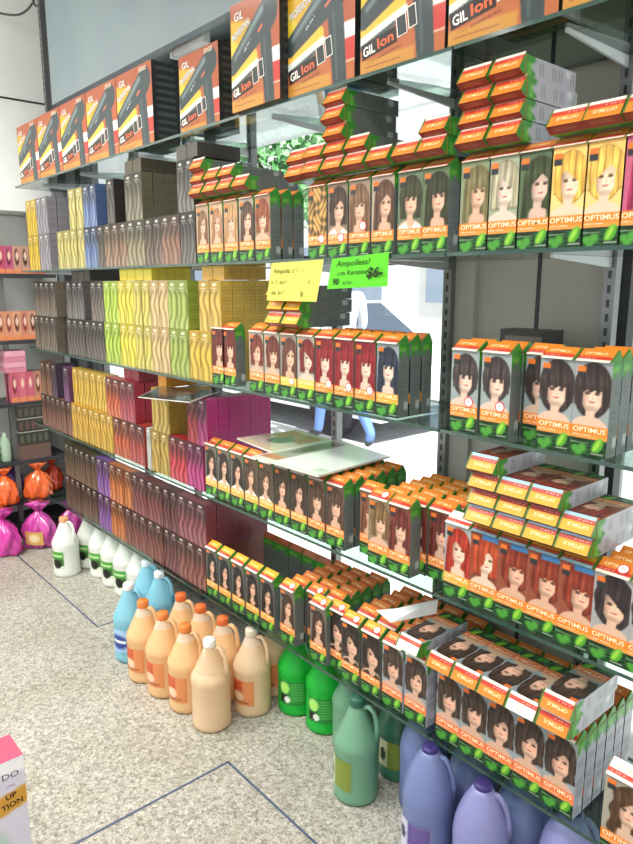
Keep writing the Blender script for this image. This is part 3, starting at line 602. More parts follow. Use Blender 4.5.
def dryer_mesh(W, H, T):
    b = MB(); b.grid((0, 0, 0), (W, 0, 0), (0, 0, H), 84, 90, dryer_art)
    dk = rgb('#2c2f30')
    def sd(U, V): return mix(np.ones(U.shape + (3,)) * dk, (np.sin(V * 70) > .2) * (np.abs(U - .5) < .36) * .5, '#6a7072')
    b.grid((W, 0, 0), (0, T, 0), (0, 0, H), 10, 80, sd); b.grid((0, T, 0), (0, -T, 0), (0, 0, H), 10, 80, sd)
    b.quad((W, T, 0), (0, T, 0), (0, T, H), (W, T, H), dk); b.quad((0, 0, H), (W, 0, H), (W, T, H), (0, T, H), rgb('#b25a2c')); b.quad((0, T, 0), (W, T, 0), (W, 0, 0), (0, 0, 0), rgb('#54402c'))
    sl = Vector((1, 0, .34)).normalized(); sv = Vector((-.34, 0, 1)).normalized(); X = Vector((1, 0, 0)); Zv = Vector((0, 0, 1))
    b.text('GIL', (W * .09, 0, H * .84), X, Zv, H * .075, rgb('#5b6a78'), width=W * .19, bold=.03); b.text('GIL', (W * .09, 0, H * .84), X, Zv, H * .075, rgb('#f2f0e8'), width=W * .19, off=.0012)
    b.text('PROFESIONAL', (W * .05, 0, H * .655), sl, sv, H * .065, rgb('#6d7c94'), width=W * .40, bold=.03); b.text('PROFESIONAL', (W * .05, 0, H * .655), sl, sv, H * .065, rgb('#e4e8ee'), width=W * .40, off=.0012)
    b.text('3000', (W * .66, 0, H * .915), X, Zv, H * .055, rgb('#f6dcc4'), width=W * .2)
    b.text('GIL-Ion 1', (W * .30, 0, H * .525), Vector((1, 0, .75)), Vector((-.75, 0, 1)), H * .026, rgb('#dfe4e4'), width=W * .16)
    s2 = Vector((1, 0, .16)).normalized(); v2 = Vector((-.16, 0, 1)).normalized()
    def sl_rect(x0, y0, w, h, col, off):
        o = Vector((W * x0, -off, H * y0)); b.quad(o, o + s2 * w * W, o + s2 * w * W + v2 * h * H, o + v2 * h * H, col)
    sl_rect(.03, .115, .44, .12, rgb('#241a18'), .0008); sl_rect(.47, .20, .12, .155, rgb('#e8e4de'), .0008); sl_rect(.48, .208, .10, .14, rgb('#2c3436'), .0014)
    sl_rect(.60, .235, .10, .165, rgb('#e8e4de'), .0008); sl_rect(.61, .245, .08, .147, rgb('#2c3436'), .0014)
    b.text('GIL', (W * .05, 0, H * .138), s2, v2, H * .07, rgb('#f4efe8'), width=W * .15, off=.0014, bold=.02); b.text('Ion', (W * .23, 0, H * .17), s2, v2, H * .075, rgb('#cc5f38'), width=W * .2, off=.0014, bold=.03)
    b.text('1 1 0 V   SECADOR DE PELO', (W * .1, 0, H * .075), s2, v2, H * .018, rgb('#5a3018'), width=W * .42)
    return b.build('hair_dryer_box', PRINT, data_only=True)
DRA, DRB, DRC = dryer_mesh(.284, .283, .11), dryer_mesh(.243, .252, .11), dryer_mesh(.259, .287, .11)
dl = [(DRA, -3.800 + .2885 * i, .012, f'{ORD[i + 1]} from left of the five dryer boxes left of the gap, top shelf') for i in range(5)]
dl += [(DRB, -2.203, .03, 'smaller orange dryer box right of the gap, with dark side, top shelf'), (DRB, -1.955, .085, 'smaller orange dryer box tucked behind a taller one, top shelf')]
dl += [(DRC, -1.800, -.030, 'tall orange dryer box overlapping the smaller one, top shelf'), (DRC, -1.566, -.005, 'tall orange dryer box above the yellow paper sign, top shelf'), (DRC, -1.292, 0, 'tall orange dryer box above the green paper sign, top shelf'),
       (DRC, -1.024, 0, 'tall orange dryer box above the olive-fringe dye boxes, top shelf'), (DRC, -.757, 0, 'rightmost tall orange dryer box on the top shelf')]
for me, x, y, lab in dl:
    o = link('hair_dryer_box', me); o.location = (x, y, Z1 + .0005); o.scale = (.885 if x == -1.8 else 1, 1, 1); tag(o, lab, 'box', 'hair dryer boxes on the top shelf')

# ------------------------------------------------------------------ glass shelves, uprights, brackets
def shelf(sh, x0, x1, lab):
    z = ZS[sh]; b = MB(); y0, y1 = -.012, DEPTH
    b.box(x0, x1, y0, y1, z - .009, z - .0004, mi=0, skip=('f', 'k', 'l', 'r')); b.box(x0, x1, y0, y1, z - .009, z - .0004, mi=1, skip=('t', 'b'))
    tag(b.build('glass_shelf', [GLASS, GEDGE]), lab, 'shelf', 'glass shelves')
names = ('left', 'middle', 'right')
for sh in (1, 2, 3, 4, 5):
    xl = -3.82 if sh < 5 else -3.72
    for i, (a, c) in enumerate(((xl, -2.475), (-2.47, -1.002), (-.998, .5))):
        shelf(sh, a, c, f'{("long left", "middle", "right-hand")[i]} glass pane of the {SH[sh]} shelf' + (' carrying dryer boxes' if sh == 1 else ''))
UX = [-.775, -1.245, -1.715, -2.19, -2.66, -3.13, -3.60]
for i, x in enumerate(UX):
    b = MB(); b.box(x - .014, x + .014, .306, .332, 0, 2.45)
    for k in range(60): b.box(x - .004, x + .004, .3055, .307, .3 + k * .033, .318 + k * .033, mi=1)
    struct(b.build(f'trim_{i + 1}', [METAL, DARKMETAL]))
    for sh in (1, 2, 3, 4, 5):
        z = ZS[sh] - .0095
        b = MB(); b.add([(x - .003, .306, z - .024), (x + .003, .306, z - .024), (x + .003, .306, z), (x - .003, .306, z), (x - .003, .05, z - .007), (x + .003, .05, z - .007), (x + .003, .05, z), (x - .003, .05, z)],
                        [(0, 1, 2, 3), (4, 7, 6, 5), (0, 4, 5, 1), (3, 2, 6, 7), (1, 5, 6, 2), (0, 3, 7, 4)], (.5, .5, .5))
        tag(b.build('shelf_bracket', PALEM), f'metal bracket under the {SH[sh]} glass shelf, {ORD[i + 1]} upright from the right', 'bracket', 'shelf brackets')

# ------------------------------------------------------------------ room shell
def terrazzo():
    m = mat('terrazzo', '#b8b2a2', .32, spec=.4); nt = m.node_tree; L = nt.links
    tc = nt.nodes.new('ShaderNodeTexCoord')
    def chips(scale, lo, hi, c0, c1, prev):
        v = nt.nodes.new('ShaderNodeTexVoronoi'); v.inputs['Scale'].default_value = scale; L.new(tc.outputs['Object'], v.inputs['Vector'])
        sep = nt.nodes.new('ShaderNodeSeparateColor'); L.new(v.outputs['Color'], sep.inputs[0])
        r = nt.nodes.new('ShaderNodeValToRGB'); r.color_ramp.interpolation = 'CONSTANT'
        e = r.color_ramp.elements; e[0].position = 0; e[0].color = (*lin(rgb(c0[0])), 1); e[1].position = c0[1]; e[1].color = (*lin(rgb(c1[0])), 1)
        for col, pos in c1[1:]: q = e.new(pos); q.color = (*lin(rgb(col)), 1)
        L.new(sep.outputs[0], r.inputs['Fac']); return r
    a = chips(95, 0, 0, ('#8a877c', .2), ('#b4b1a8', ('#cbc9c2', .62), ('#96938a', .86)), None)
    b = chips(230, 0, 0, ('#747166', .24), ('#b0ada4', ('#dcdad4', .72)), None)
    mx = nt.nodes.new('ShaderNodeMix'); mx.data_type = 'RGBA'; mx.inputs[0].default_value = .45
    L.new(a.outputs[0], mx.inputs[6]); L.new(b.outputs[0], mx.inputs[7])
    n = nt.nodes.new('ShaderNodeTexNoise'); n.inputs['Scale'].default_value = 2.2; n.inputs['Detail'].default_value = 5; L.new(tc.outputs['Object'], n.inputs['Vector'])
    rr = nt.nodes.new('ShaderNodeValToRGB'); rr.color_ramp.elements[0].position = .3; rr.color_ramp.elements[0].color = (.80, .78, .72, 1); rr.color_ramp.elements[1].position = .7; rr.color_ramp.elements[1].color = (1, 1, 1, 1)
    L.new(n.outputs['Fac'], rr.inputs['Fac'])
    m2 = nt.nodes.new('ShaderNodeMix'); m2.data_type = 'RGBA'; m2.blend_type = 'MULTIPLY'; m2.inputs[0].default_value = 1
    L.new(mx.outputs[2], m2.inputs[6]); L.new(rr.outputs[0], m2.inputs[7]); L.new(m2.outputs[2], nt.nodes['Principled BSDF'].inputs['Base Color'])
    return m
b = MB(); b.box(-4.4, 1.6, -4.5, .36, -.05, 0); struct(b.build('floor', terrazzo()))
STRIP = mat('blue_grey_divider_strip', '#4a5878', .4)
def strip(i, x0, x1, y0, y1):
    b = MB(); b.box(x0, x1, y0, y1, 0, .0012); struct(b.build(f'trim_{i}', STRIP))
s = .0035
strip(11, -1.617 - s, 1.4, -.228 - s, -.228 + s); strip(12, -1.617 - s, -1.617 + s, -4.4, -.2245); strip(13, -4.2, -2.719 + s, -.176 - s, -.176 + s); strip(14, -2.719 - s, -2.719 + s, -.172, .3)
WALLW = noise_mat('white_plaster', '#e9ece8', '#f1f2ee', 3, .7)
SOFF = noise_mat('grey_blue_paint', '#7b898f', '#839196', 2, .6)
GREYP = noise_mat('grey_panel', '#b2aea8', '#bab6ae', 2.5, .55)
b = MB(); b.box(-4.45, -4.30, -4.5, .5, 0, 3.2); b.box(-4.30, -4.297, -4.5, .36, 2.505, 2.515, mi=1); struct(b.build('wall_left', [WALLW, DARKMETAL]))
b = MB(); b.box(1.6, 1.75, -4.5, .5, 0, 3.2); struct(b.build('unseen_sun_block_wall', WALLW))  # unseen wall added to keep the sun off the goods
b = MB(); b.box(-4.45, 1.75, -4.5, .5, 3.2, 3.3); struct(b.build('ceiling', WALLW))
b = MB(); b.box(-3.66, 1.6, .15, .19, 2.36, 3.2); b.box(-3.66, 1.6, .19, .36, 2.40, 2.44); struct(b.build('wall_soffit', SOFF))
LINT = noise_mat('dark_lintel', '#4a4d50', '#585b5e', 3, .6)
b = MB(); b.box(-4.30, 1.6, .36, .5, 2.30, 3.2); b.box(-4.30, 1.6, .36, .5, 0, .12); b.box(-4.30, -3.95, .36, .5, .12, 2.3); struct(b.build('wall_back', LINT))
b = MB(); b.box(-1.245, -.79, .345, .5, .12, 2.30); b.box(-1.235, -1.165, .325, .345, .0, 2.40); b.box(-.985, -.975, .342, .345, .12, 2.3, mi=1); b.box(-1.165, -.80, .342, .345, 1.70, 1.705, mi=1); struct(b.build('wall_pier', [GREYP, DARKMETAL]))
def window(n, x0, x1, mull, bars):
    b = MB(); t = .03
    b.box(x0, x1, .38, .42, .12, .12 + t); b.box(x0, x1, .38, .42, 2.3 - t, 2.3)
    for x in [x0 + t / 2, x1 - t / 2] + mull: b.box(x - t / 2, x + t / 2, .381, .419, .15, 2.27)
    for z in bars: b.box(x0, x1, .382, .418, z - .02, z + .02)
    o = struct(b.build(f'window_{n}', DARKMETAL))
    p = MB(); p.box(x0 + t, x1 - t, .398, .402, .15, 2.27); p.build('pane', PANE, o)
window(1, -3.95, -1.245, [-2.6, -3.3], [1.555, 2.06]); window(2, -.79, 1.2, [.2], [])

# lamp batten below the soffit and upright, cables by the left wall
b = MB(); b.box(-2.55, -2.33, .21, .24, 2.345, 2.40); o = b.build('lamp_batten', WHITEP); tag(o, 'white fluorescent batten fixed under the grey soffit', 'lamp')
b = MB(); b.box(-2.565, -2.55, .205, .245, 2.34, 2.40); b.build('end_cap', WHITEP, o)
b = MB(); b.box(-4.085, -4.055, .27, .30, 0, 3.2)
for k in range(70): b.box(-4.074, -4.066, .269, .2705, .9 + k * .033, .918 + k * .033, mi=1)
struct(b.build('trim_20', [METAL, DARKMETAL]))
def cable(pts, lab):
    b = MB(); P = [Vector(p) for p in pts]; Q = []
    for i in range(len(P) - 1):
        for k in range(6):
            t = k / 6; a, c = P[max(i - 1, 0)], P[min(i + 2, len(P) - 1)]
            Q.append(.5 * ((2 * P[i]) + (P[i + 1] - a) * t + (2 * a - 5 * P[i] + 4 * P[i + 1] - c) * t * t + (3 * P[i] - a - 3 * P[i + 1] + c) * t ** 3))
    b.tube(Q + [P[-1]], .006, 6); tag(b.build('cable', mat('dark_cable', '#4a4c4a', .5)), lab, 'cable')
cable([(-4.29, .02, 2.98), (-4.24, .10, 2.93), (-4.16, .2, 2.92), (-4.07, .25, 2.98), (-4.07, .262, 3.1)], 'dark cable looping from the white wall to the metal upright')
cable([(-4.07, .258, 2.95), (-3.95, .2, 2.93), (-3.82, .16, 2.97), (-3.74, .14, 3.06), (-3.72, .14, 3.19)], 'dark cable looping from the upright to the grey soffit')

# ------------------------------------------------------------------ paper signs
def sign(name, pts, col, lab, lines):
    b = MB(); a, c, d, e = (np.array(p, float) for p in pts)       # bl, br, tr, tl
    P = lambda U, V: (a * (1 - U[..., None]) + c * U[..., None]) * (1 - V[..., None]) + (e * (1 - U[..., None]) + d * U[..., None]) * V[..., None] + np.stack([0 * U, -.006 * np.sin(U * PI) * (1 - V), 0 * U], -1)
    b.grid(a, c - a, e - a, 10, 8, lambda U, V: np.ones(U.shape + (3,)) * rgb(col), warp=P)
    for txt, u, v, h, w, bold in lines:
        o = P(np.array(u), np.array(v)); b.text(txt, o, c - a, e - a, h, rgb('#22301c') if col != '#d9cf62' else rgb('#6a6438'), width=w, off=.003, bold=bold)
    o = b.build(name, PAPER); tag(o, lab, 'sign', 'paper signs hung from the second shelf')
    t = MB(); m = (d + e) / 2; t.box(m[0] - .02, m[0] + .02, m[1] - .0015, m[1] - .0005, m[2] - .012, m[2] + .004); t.build('tape', PANE, o)
sign('paper_sign', [(-1.645, -.030, 1.428), (-1.425, -.026, 1.428), (-1.405, -.017, 1.540), (-1.635, -.017, 1.535)], '#d9cf62', 'yellow paper sign with faint handwriting hanging from the second shelf',
     [('Ampolla d 1 unidad', .08, .72, .014, .18, .004), ('x 1 aplicacion  16 -', .06, .44, .013, .19, .004), ('de brillo  6.-', .10, .16, .013, .12, .004), ('V', .70, .10, .016, .014, .03)])
sign('paper_sign', [(-1.384, -.024, 1.462), (-1.166, -.022, 1.470), (-1.168, -.017, 1.551), (-1.372, -.017, 1.540)], '#5cc42e', 'green paper sign with a black handwritten price hanging from the second shelf',
     [('Ampolleta!', .12, .72, .015, .12, 0), ('con Keratina', .16, .42, .013, .11, 0), ('90', .10, .12, .017, .024, .02), ('c/u', .30, .13, .010, .03, 0), ('$6-', .68, .30, .024, .055, .03)])

# ------------------------------------------------------------------ sheets and magazines
def sheet(name, pts, th, fn, lab, cat, m=GLOSSP, nx=24):
    b = MB(); a, c, d, e = (np.array(p, float) for p in pts)
    P = lambda U, V: (a * (1 - U[..., None]) + c * U[..., None]) * (1 - V[..., None]) + (e * (1 - U[..., None]) + d * U[..., None]) * V[..., None]
    b.grid(a, c - a, e - a, nx, nx, fn, warp=P)
    q = [p - np.array((0, 0, th)) for p in (a, c, d, e)]; t = [a, c, d, e]
    for i in range(4): b.quad(q[i], q[(i + 1) % 4], t[(i + 1) % 4], t[i], rgb('#d8d8d2'))
    b.quad(q[3], q[2], q[1], q[0], rgb('#8a8a86')); return tag(b.build(name, m), lab, cat)
def mag_art(U, V):
    img = np.ones(U.shape + (3,)) * rgb('#f6f8f6'); img = mix(img, rect(U, V, .04, .30, .05, .95), '#9c9488')
    img = mix(img, ell(U, V, .17, .6, .1, .25, .2), '#4c3a34'); img = mix(img, rect(U, V, .04, .3, .05, .2), '#c87a4c'); img = mix(img, rect(U, V, .0, 1, .0, .03), '#8ab88c')
    return mix(img, rect(U, V, .82, .96, .08, .2) * .5, '#9cc4a0')
def mag2(U, V):
    img = np.ones(U.shape + (3,)) * rgb('#c9beac'); img = mix(img, rect(U, V, .1, .9, .5, .9), '#b4683c'); img = mix(img, ell(U, V, .5, .45, .2, .2), '#3f5a4a'); return mix(img, rect(U, V, 0, 1, 0, .12), '#d8c8a0')
ztop = Z4 + BH + ROOF
sheet('magazine', [(-1.70, -.055, ztop + .012), (-1.395, -.045, ztop + .012), (-1.415, .27, ztop + .012), (-1.70, .30, ztop + .012)], .006, mag_art, 'large white glossy magazine lying on dark-haired dye boxes, fourth shelf', 'magazine')
sheet('magazine', [(-1.95, .06, ztop + .010), (-1.705, .03, ztop + .010), (-1.705, .29, ztop + .010), (-1.92, .31, ztop + .010)], .006, mag2, 'smaller colourful magazine beside the white one, fourth shelf', 'magazine')
def tray_art(U, V):
    img = np.ones(U.shape + (3,)) * rgb('#3a3632'); img = mix(img, ell(U, V, .5, .55, .35, .12, .8, .5) * .6, '#6c665e'); return mix(img, 1 - rect(U, V, .015, .985, .02, .98), '#b8b4ac')  # soft brownish streak is a reflection painted into the sheet
zt = Z4 + ZT + .006
sheet('glossy_sheet', [(-2.235, -.165, zt), (-2.02, -.085, zt), (-2.155, .125, zt), (-2.43, .03, zt)], .003, tray_art, 'dark glossy sheet jutting out above the olive gold cartons, fourth shelf', 'sheet')
b = MB(); b.box(-2.45, -2.385, .03, .17, zt - .003, zt + .04, rgb('#c8822e')); tag(b.build('small_carton', PRINT), 'small orange carton lying behind the dark glossy sheet, fourth shelf', 'box')
# folded white leaflet on the lowest shelf, black tray at the back of the third
zl = Z5 + BH + ROOF + BT + .004
b = MB(); b.add([(-1.225, .02, zl + .002), (-1.15, .0, zl + .001), (-1.10, .13, zl + .003), (-1.10, .135, zl + .045), (-1.185, .06, zl + .010)], [(0, 1, 4), (1, 2, 3), (1, 3, 4)], rgb('#ece8ee')); b.text('oferta', (-1.13, .07, zl + .010), (.3, .9, .1), (0, -.1, 1), .01, rgb('#8a6a9a'), width=.05)
tag(b.build('leaflet', PAPER), 'folded white leaflet sticking up beside the portrait-up boxes, lowest shelf', 'leaflet')
b = MB(); b.box(-.99, -.86, .20, .27, Z3 + .0, Z3 + .225, rgb('#3a3a3a')); b.box(-.975, -.875, .1985, .2, Z3 + .18, Z3 + .21, rgb('#6c665e')); tag(b.build('dark_carton', PRINT), 'dark carton standing behind the short-crop dye boxes, third shelf', 'box')

# ------------------------------------------------------------------ gallon jugs
def plastic(name, col, trans=.25, rough=.32):
    m = mat(name, col, rough); nt = m.node_tree; b = nt.nodes['Principled BSDF']; out = nt.nodes['Material Output']
    t = nt.nodes.new('ShaderNodeBsdfTranslucent'); t.inputs['Color'].default_value = (*lin(rgb(col)), 1)
    mx = nt.nodes.new('ShaderNodeMixShader'); mx.inputs[0].default_value = trans
    nt.links.new(b.outputs[0], mx.inputs[1]); nt.links.new(t.outputs[0], mx.inputs[2]); nt.links.new(mx.outputs[0], out.inputs['Surface']); return m
PALEJ = plastic('pale_empty_plastic', '#f4e2cc', .4)
PROF = {'round': [(.060, 0), (.0665, .006), (.067, .02), (.0652, .026), (.0655, .15), (.0672, .157), (.0672, .168), (.063, .180), (.053, .200), (.042, .222), (.032, .244), (.024, .262), (.0195, .272), (.0185, .288)],
        'cone': [(.058, 0), (.066, .008), (.067, .03), (.0655, .036), (.0658, .165), (.067, .175), (.0662, .190), (.0625, .214), (.0545, .243), (.042, .272), (.029, .294), (.021, .306)]}
def label_art(kind):
    def fn(U, V):
        x, y = U, V
        if kind == 'white': img = np.ones(U.shape + (3,)) * rgb('#dfe6da'); img = mix(img, rect(x, y, 0, 1, .55, 1), '#4f9a3a'); img = mix(img, rect(x, y, .35, 1, .2, .6), '#3c6a34'); img = mix(img, ell(x, y, .62, .3, .25, .26), '#22201e'); img = mix(img, rect(x, y, .1, .9, .72, .82), '#cfe6b8')
        elif kind == 'blue': img = np.ones(U.shape + (3,)) * rgb('#9cc4e8'); img = mix(img, ell(x, y, .5, .45, .45, .3, .3), '#2c3f8c'); img = mix(img, rect(x, y, .2, .85, .40, .55), '#e8f0f8')
        elif kind == 'orange': img = np.ones(U.shape + (3,)) * rgb('#d88a58'); img = mix(img, rect(x, y, .1, .6, .5, .95), '#c85a38'); img = mix(img, ell(x, y, .4, .35, .22, .2), '#e8c8a8'); img = mix(img, rect(x, y, .1, .8, .08, .16), '#8a5038')
        elif kind == 'green': img = np.ones(U.shape + (3,)) * rgb('#2c8c3c'); img = mix(img, ell(x, y, .25, .7, .2, .25), '#a8e06c'); img = mix(img, rect(x, y, .06, .42, .1, .42), '#1c2420'); img = mix(img, ell(x, y, .36, .22, .1, .13), '#e8ece4'); img = mix(img, (np.sin(y * 60) > 0) * rect(x, y, .5, .95, .2, .9) * .5, '#7ccc74')
        elif kind == 'sage': img = np.ones(U.shape + (3,)) * rgb('#7c8c3c'); img = mix(img, rect(x, y, 0, .38, 0, 1), '#c8ccac'); img = mix(img, ell(x, y, .18, .45, .12, .25), '#2c3424')
        else: img = np.ones(U.shape + (3,)) * rgb('#c8c8dc'); img = mix(img, rect(x, y, .34, 1, 0, 1), '#5c4a8c'); img = mix(img, ell(x, y, .16, .55, .12, .2), '#2c2a44'); img = mix(img, (np.sin(y * 50) > .2) * rect(x, y, .45, .92, .1, .9) * .4, '#8c80b4')
        return np.clip(img, 0, 1)
    return fn
BRAND = {'white': 'SHAMPOO', 'blue': 'Azul', 'orange': 'Durazno', 'green': 'ALOE', 'sage': 'Manzana', 'purple': 'Uva'}
def jug(kind, bodymat, capcol, lab, grp, xy, shape='round', h=1., turn=0., look=None, pump=False, clear=None, handle_dir=.45):
    pr = [(r, z * h) for r, z in PROF[shape]]
    b = MB(); n = 28
    if clear:
        fill = .205; b.lathe([q for q in pr if q[1] <= .19 * h] + [(.040, fill * h), (.0, fill * h)], n)
        b.lathe([q for q in pr if q[1] >= .186 * h], n, mi=1)
        # the upper wall is an open shell, the contents below it are opaque
        b.f = [f for f in b.f if len(f) == 4]; k = len(b.f); b.c = [c for c in b.c if len(c) == 4]; b.m = [1 if i >= k - 6 * n and False else m for i, m in enumerate(b.m[:k])]; b.sm = b.sm[:k]
        o = b.build('gallon_jug', [bodymat, clear])
        o.data.polygons.foreach_set('material_index', [1 if (p.center.z > .1865 * h and (p.center.x ** 2 + p.center.y ** 2) ** .5 > .041 * 0 and p.center.z > .206 * h) else 0 for p in o.data.polygons])
    else:
        b.lathe(pr, n); o = b.build('gallon_jug', [bodymat, PALEJ])
        if kind == 'orange': o.data.polygons.foreach_set('material_index', [1 if p.center.z > .236 * h else 0 for p in o.data.polygons])
    o.location = (xy[0], xy[1], .0); tag(o, lab, 'jug', grp); o.rotation_euler = (0, 0, turn)
    top = pr[-1][1]
    c = MB(); c.lathe([(.0205, top - .016), (.0215, top - .013), (.0212, top + .006), (.019, top + .010), (0, top + .010)], 20, rgb(capcol), fold=lambda a, z: 1 + .02 * math.cos(a * 20))
    c.build('cap', PLAST, o)
    # handle: a loop from the neck down to the shoulder
    ca, sa = math.cos(handle_dir), math.sin(handle_dir)
    hp = [(.018, .268), (.036, .274), (.050, .264), (.058, .242), (.062, .212), (.061, .176)] if shape == 'round' else [(.024, .293), (.036, .291), (.049, .276), (.058, .250), (.063, .222), (.062, .19)]
    q = MB(); q.tube([(r * ca, r * sa, z * h) for r, z in hp], [.007, .0075, .0075, .0075, .008, .009], 8); q.build('handle', clear or bodymat, o)
    if look != 'none':
        a0 = -1.30 if look is None else look; R = (.0668 if shape == 'round' else .0682); z0, z1 = .045 * h, .135 * h
        def W(U, V): A = a0 + (U - .5) * 1.5; return np.stack([R * np.cos(A), R * np.sin(A), z0 + (z1 - z0) * V], -1)
        l = MB(); l.grid((0, 0, 0), (0, 0, 0), (0, 0, 0), 18, 18, label_art(kind), warp=W, smooth=True); l.build('label', PRINT, o)
    if pump:
        t = MB(); t.tube([(-.004, -.012, .0 + top - .01), (-.006, -.030, .21 * h)], .0045, 8, rgb('#f4f2ec')); t.build('dip_tube', PLAST, o)
    return o
WH = plastic('milky_white_jug', '#f2f4ee', .2); BL = plastic('sky_blue_jug', '#90d0e4', .3); OR = plastic('peach_jug', '#f6cd98', .3); ORL = plastic('pale_peach_jug', '#f2d4b0', .3)
GB = plastic('bright_green_jug', '#2ad24c', .4); SG = plastic('sage_green_jug', '#74a688', .15); DG = plastic('deep_green_jug', '#3f7a62', .15); PU = plastic('periwinkle_jug', '#7583b4', .15); PD = plastic('lavender_jug', '#8c8dc2', .15)
def clearm(name, tint, a):
    m = bpy.data.materials.new(name); m.use_nodes = True; nt = m.node_tree; bb = nt.nodes['Principled BSDF']; bb.inputs['Base Color'].default_value = (*lin(rgb(tint)), 1); bb.inputs['Roughness'].default_value = .2
    t = nt.nodes.new('ShaderNodeBsdfTransparent'); mx = nt.nodes.new('ShaderNodeMixShader'); mx.inputs[0].default_value = a
    nt.links.new(bb.outputs[0], mx.inputs[1]); nt.links.new(t.outputs[0], mx.inputs[2]); nt.links.new(mx.outputs[0], nt.nodes['Material Output'].inputs['Surface']); return m
CLR = clearm('clear_peach_shell', '#f0d2ae', .45)
g = 'gallon jugs on the floor'
jug('white', WH, '#e0a070', 'white gallon jug with orange cap standing ahead of the white row', g, (-3.374, -.054), h=1.03)
for i, (x, y) in enumerate(((-3.399, .085), (-3.244, .085), (-3.099, .085), (-2.955, .085))):
    jug('white', WH, '#d8d8d2', f'{ORD[i + 1]} from left of the white jugs under the lowest shelf', g, (x, y))
jug('white', WH, '#d0d0cc', 'pale jug without visible label next to the blue jugs under shelf', g, (-2.81, .085), look='none')
jug('blue', BL, '#f0f2f2', 'sky blue gallon jug with white cap, front of the blue jugs', g, (-2.399, -.168), h=1.06)
jug('blue', BL, '#dfeaf2', 'left blue jug behind the front blue one at shelf edge', g, (-2.60, .012), look='none'); jug('blue', BL, '#dfeaf2', 'right blue jug behind the front blue one at shelf edge', g, (-2.455, -.005), look='none')
for i, (x, y) in enumerate(((-2.235, -.190), (-2.100, -.180), (-1.966, -.165))):
    jug('orange', OR, '#e0803c', f'{ORD[i + 1]} from left of the front peach jugs with orange caps', g, (x, y), h=1.04)
jug('orange', ORL, '#f2f2ee', 'half-clear peach jug with white cap and dip tube, foremost on the floor', g, (-1.822, -.156), h=1.05, look='none', pump=True, clear=CLR)
for i, (x, y) in enumerate(((-2.200, -.048), (-2.068, -.040), (-1.935, -.030))):
    jug('orange', OR, '#d86a30', f'{ORD[i + 1]} from left of the second-row peach jugs with orange caps', g, (x, y), h=1.02, look='none' if i < 2 else None)
jug('orange', ORL, '#d8c8b4', 'peach jug with pale cap at the right end of second row', g, (-1.800, .0), h=1.02)
jug('orange', ORL, '#d8a070', 'shaded peach jug under the shelf beside the bright green jugs', g, (-1.835, .140), h=.98)
jug('green', GB, '#18a838', 'left bright green jug under the lowest shelf', g, (-1.701, .121), h=.99, look=-1.0); jug('green', GB, '#18a838', 'right bright green jug under the lowest shelf', g, (-1.560, .131), h=.99, look=-1.0)
jug('sage', SG, '#b4c0b8', 'pale greyish jug behind the sage green one, under the shelf', g, (-1.425, .130), h=.98, look='none')
jug('sage', SG, '#28604c', 'sage green jug with dark green cap standing in the open', g, (-1.262, -.012), h=1.05, look=-1.75)
jug('sage', DG, '#28604c', 'deep green jug in shade right behind the sage green one', g, (-1.245, .155), h=.98, look=-1.2)
jug('purple', PU, '#33286c', 'periwinkle jug with dark purple cap, left of the front pair', g, (-.972, -.036), 'cone', 1.04, look=-1.5); jug('purple', PD, '#33286c', 'lavender jug with dark purple cap, right of the front pair', g, (-.808, -.040), 'cone', 1.03, look=-1.35)
jug('purple', PU, '#33286c', 'periwinkle jug in shade next to the deep green jug', g, (-1.105, .10), 'cone', .98, look='none'); jug('purple', PU, '#33286c', 'periwinkle jug in shade between and behind the front pair', g, (-.945, .115), 'cone', .98, look='none')
jug('purple', PU, '#33286c', 'periwinkle jug behind the lavender one, half hidden', g, (-.785, .105), 'cone', .98, look='none'); jug('purple', PD, '#33286c', 'lavender jug under the right-hand end of lowest shelf', g, (-.640, .065), 'cone', .98, look='none')

# ------------------------------------------------------------------ left wall fixture and its goods
fx0, fx1 = -4.295, -4.02
b = MB()
for z in (1.53, 1.165, .81, .47, .23): b.box(fx0, fx1, -.62, .24, z - .02, z, mi=0)
b.box(fx0, fx1, -.62, .24, 0, .09, mi=1); b.box(fx0, fx0 + .01, -.62, .24, .09, 1.86, mi=2)
o = b.build('wall_shelving', [DARKMETAL, mat('black_plinth', '#1c1c1e', .5), mat('shelving_back', '#eceeea', .6)]); tag(o, 'dark shelving unit of small cartons along the white wall', 'shelf unit')
b = MB(); b.box(fx0, fx1 - .02, -.62, .24, 1.87, 1.96); b.build('header', WHITEP, o)
b = MB(); b.box(-4.10, -4.075, -.06, -.035, .09, 1.87); b.build('post', METAL, o)
def carton_small(c1, c2, H):
    b = MB()
    def fn(U, V):
        img = np.ones(U.shape + (3,)) * rgb(c1); img = mix(img, ell(U, V * 2, .5, 1.2, .28, .6, .2), c2); img = mix(img, ell(U, V * 2, .55, 1.3, .17, .33, .2), '#e6c4b0'); return mix(img, rect(U, V, 0, 1, 0, .16), '#d8865a')
    b.grid((0, 0, 0), (0, .042, 0), (0, 0, H), 10, 20, fn); b.box(-.10, -.0005, 0, .042, 0, H, rgb(c1) * .9)
    return b.build('small_carton', PRINT, data_only=True)
def wall_row(z, H, cols, name, y0, word):
    for i, c in enumerate(cols):
        o = link('small_carton', carton_small(c[0], c[1], H)); o.location = (fx1 - .008, y0 + i * .0435, z)
        tag(o, f'{ORD[i + 1]} from left of the {name} cartons, {word} shelf of the wall unit', 'box', f'{name} cartons on the wall unit')
wall_row(1.531, .15, [('#b8506a', '#7a2c44'), ('#b25a78', '#6a2038'), ('#c09080', '#4a2c24'), ('#b8907c', '#3c2420'), ('#a86a80', '#5a2440'), ('#8c3c64', '#4a1c3c')], 'pink and brown', -.075, 'upper')
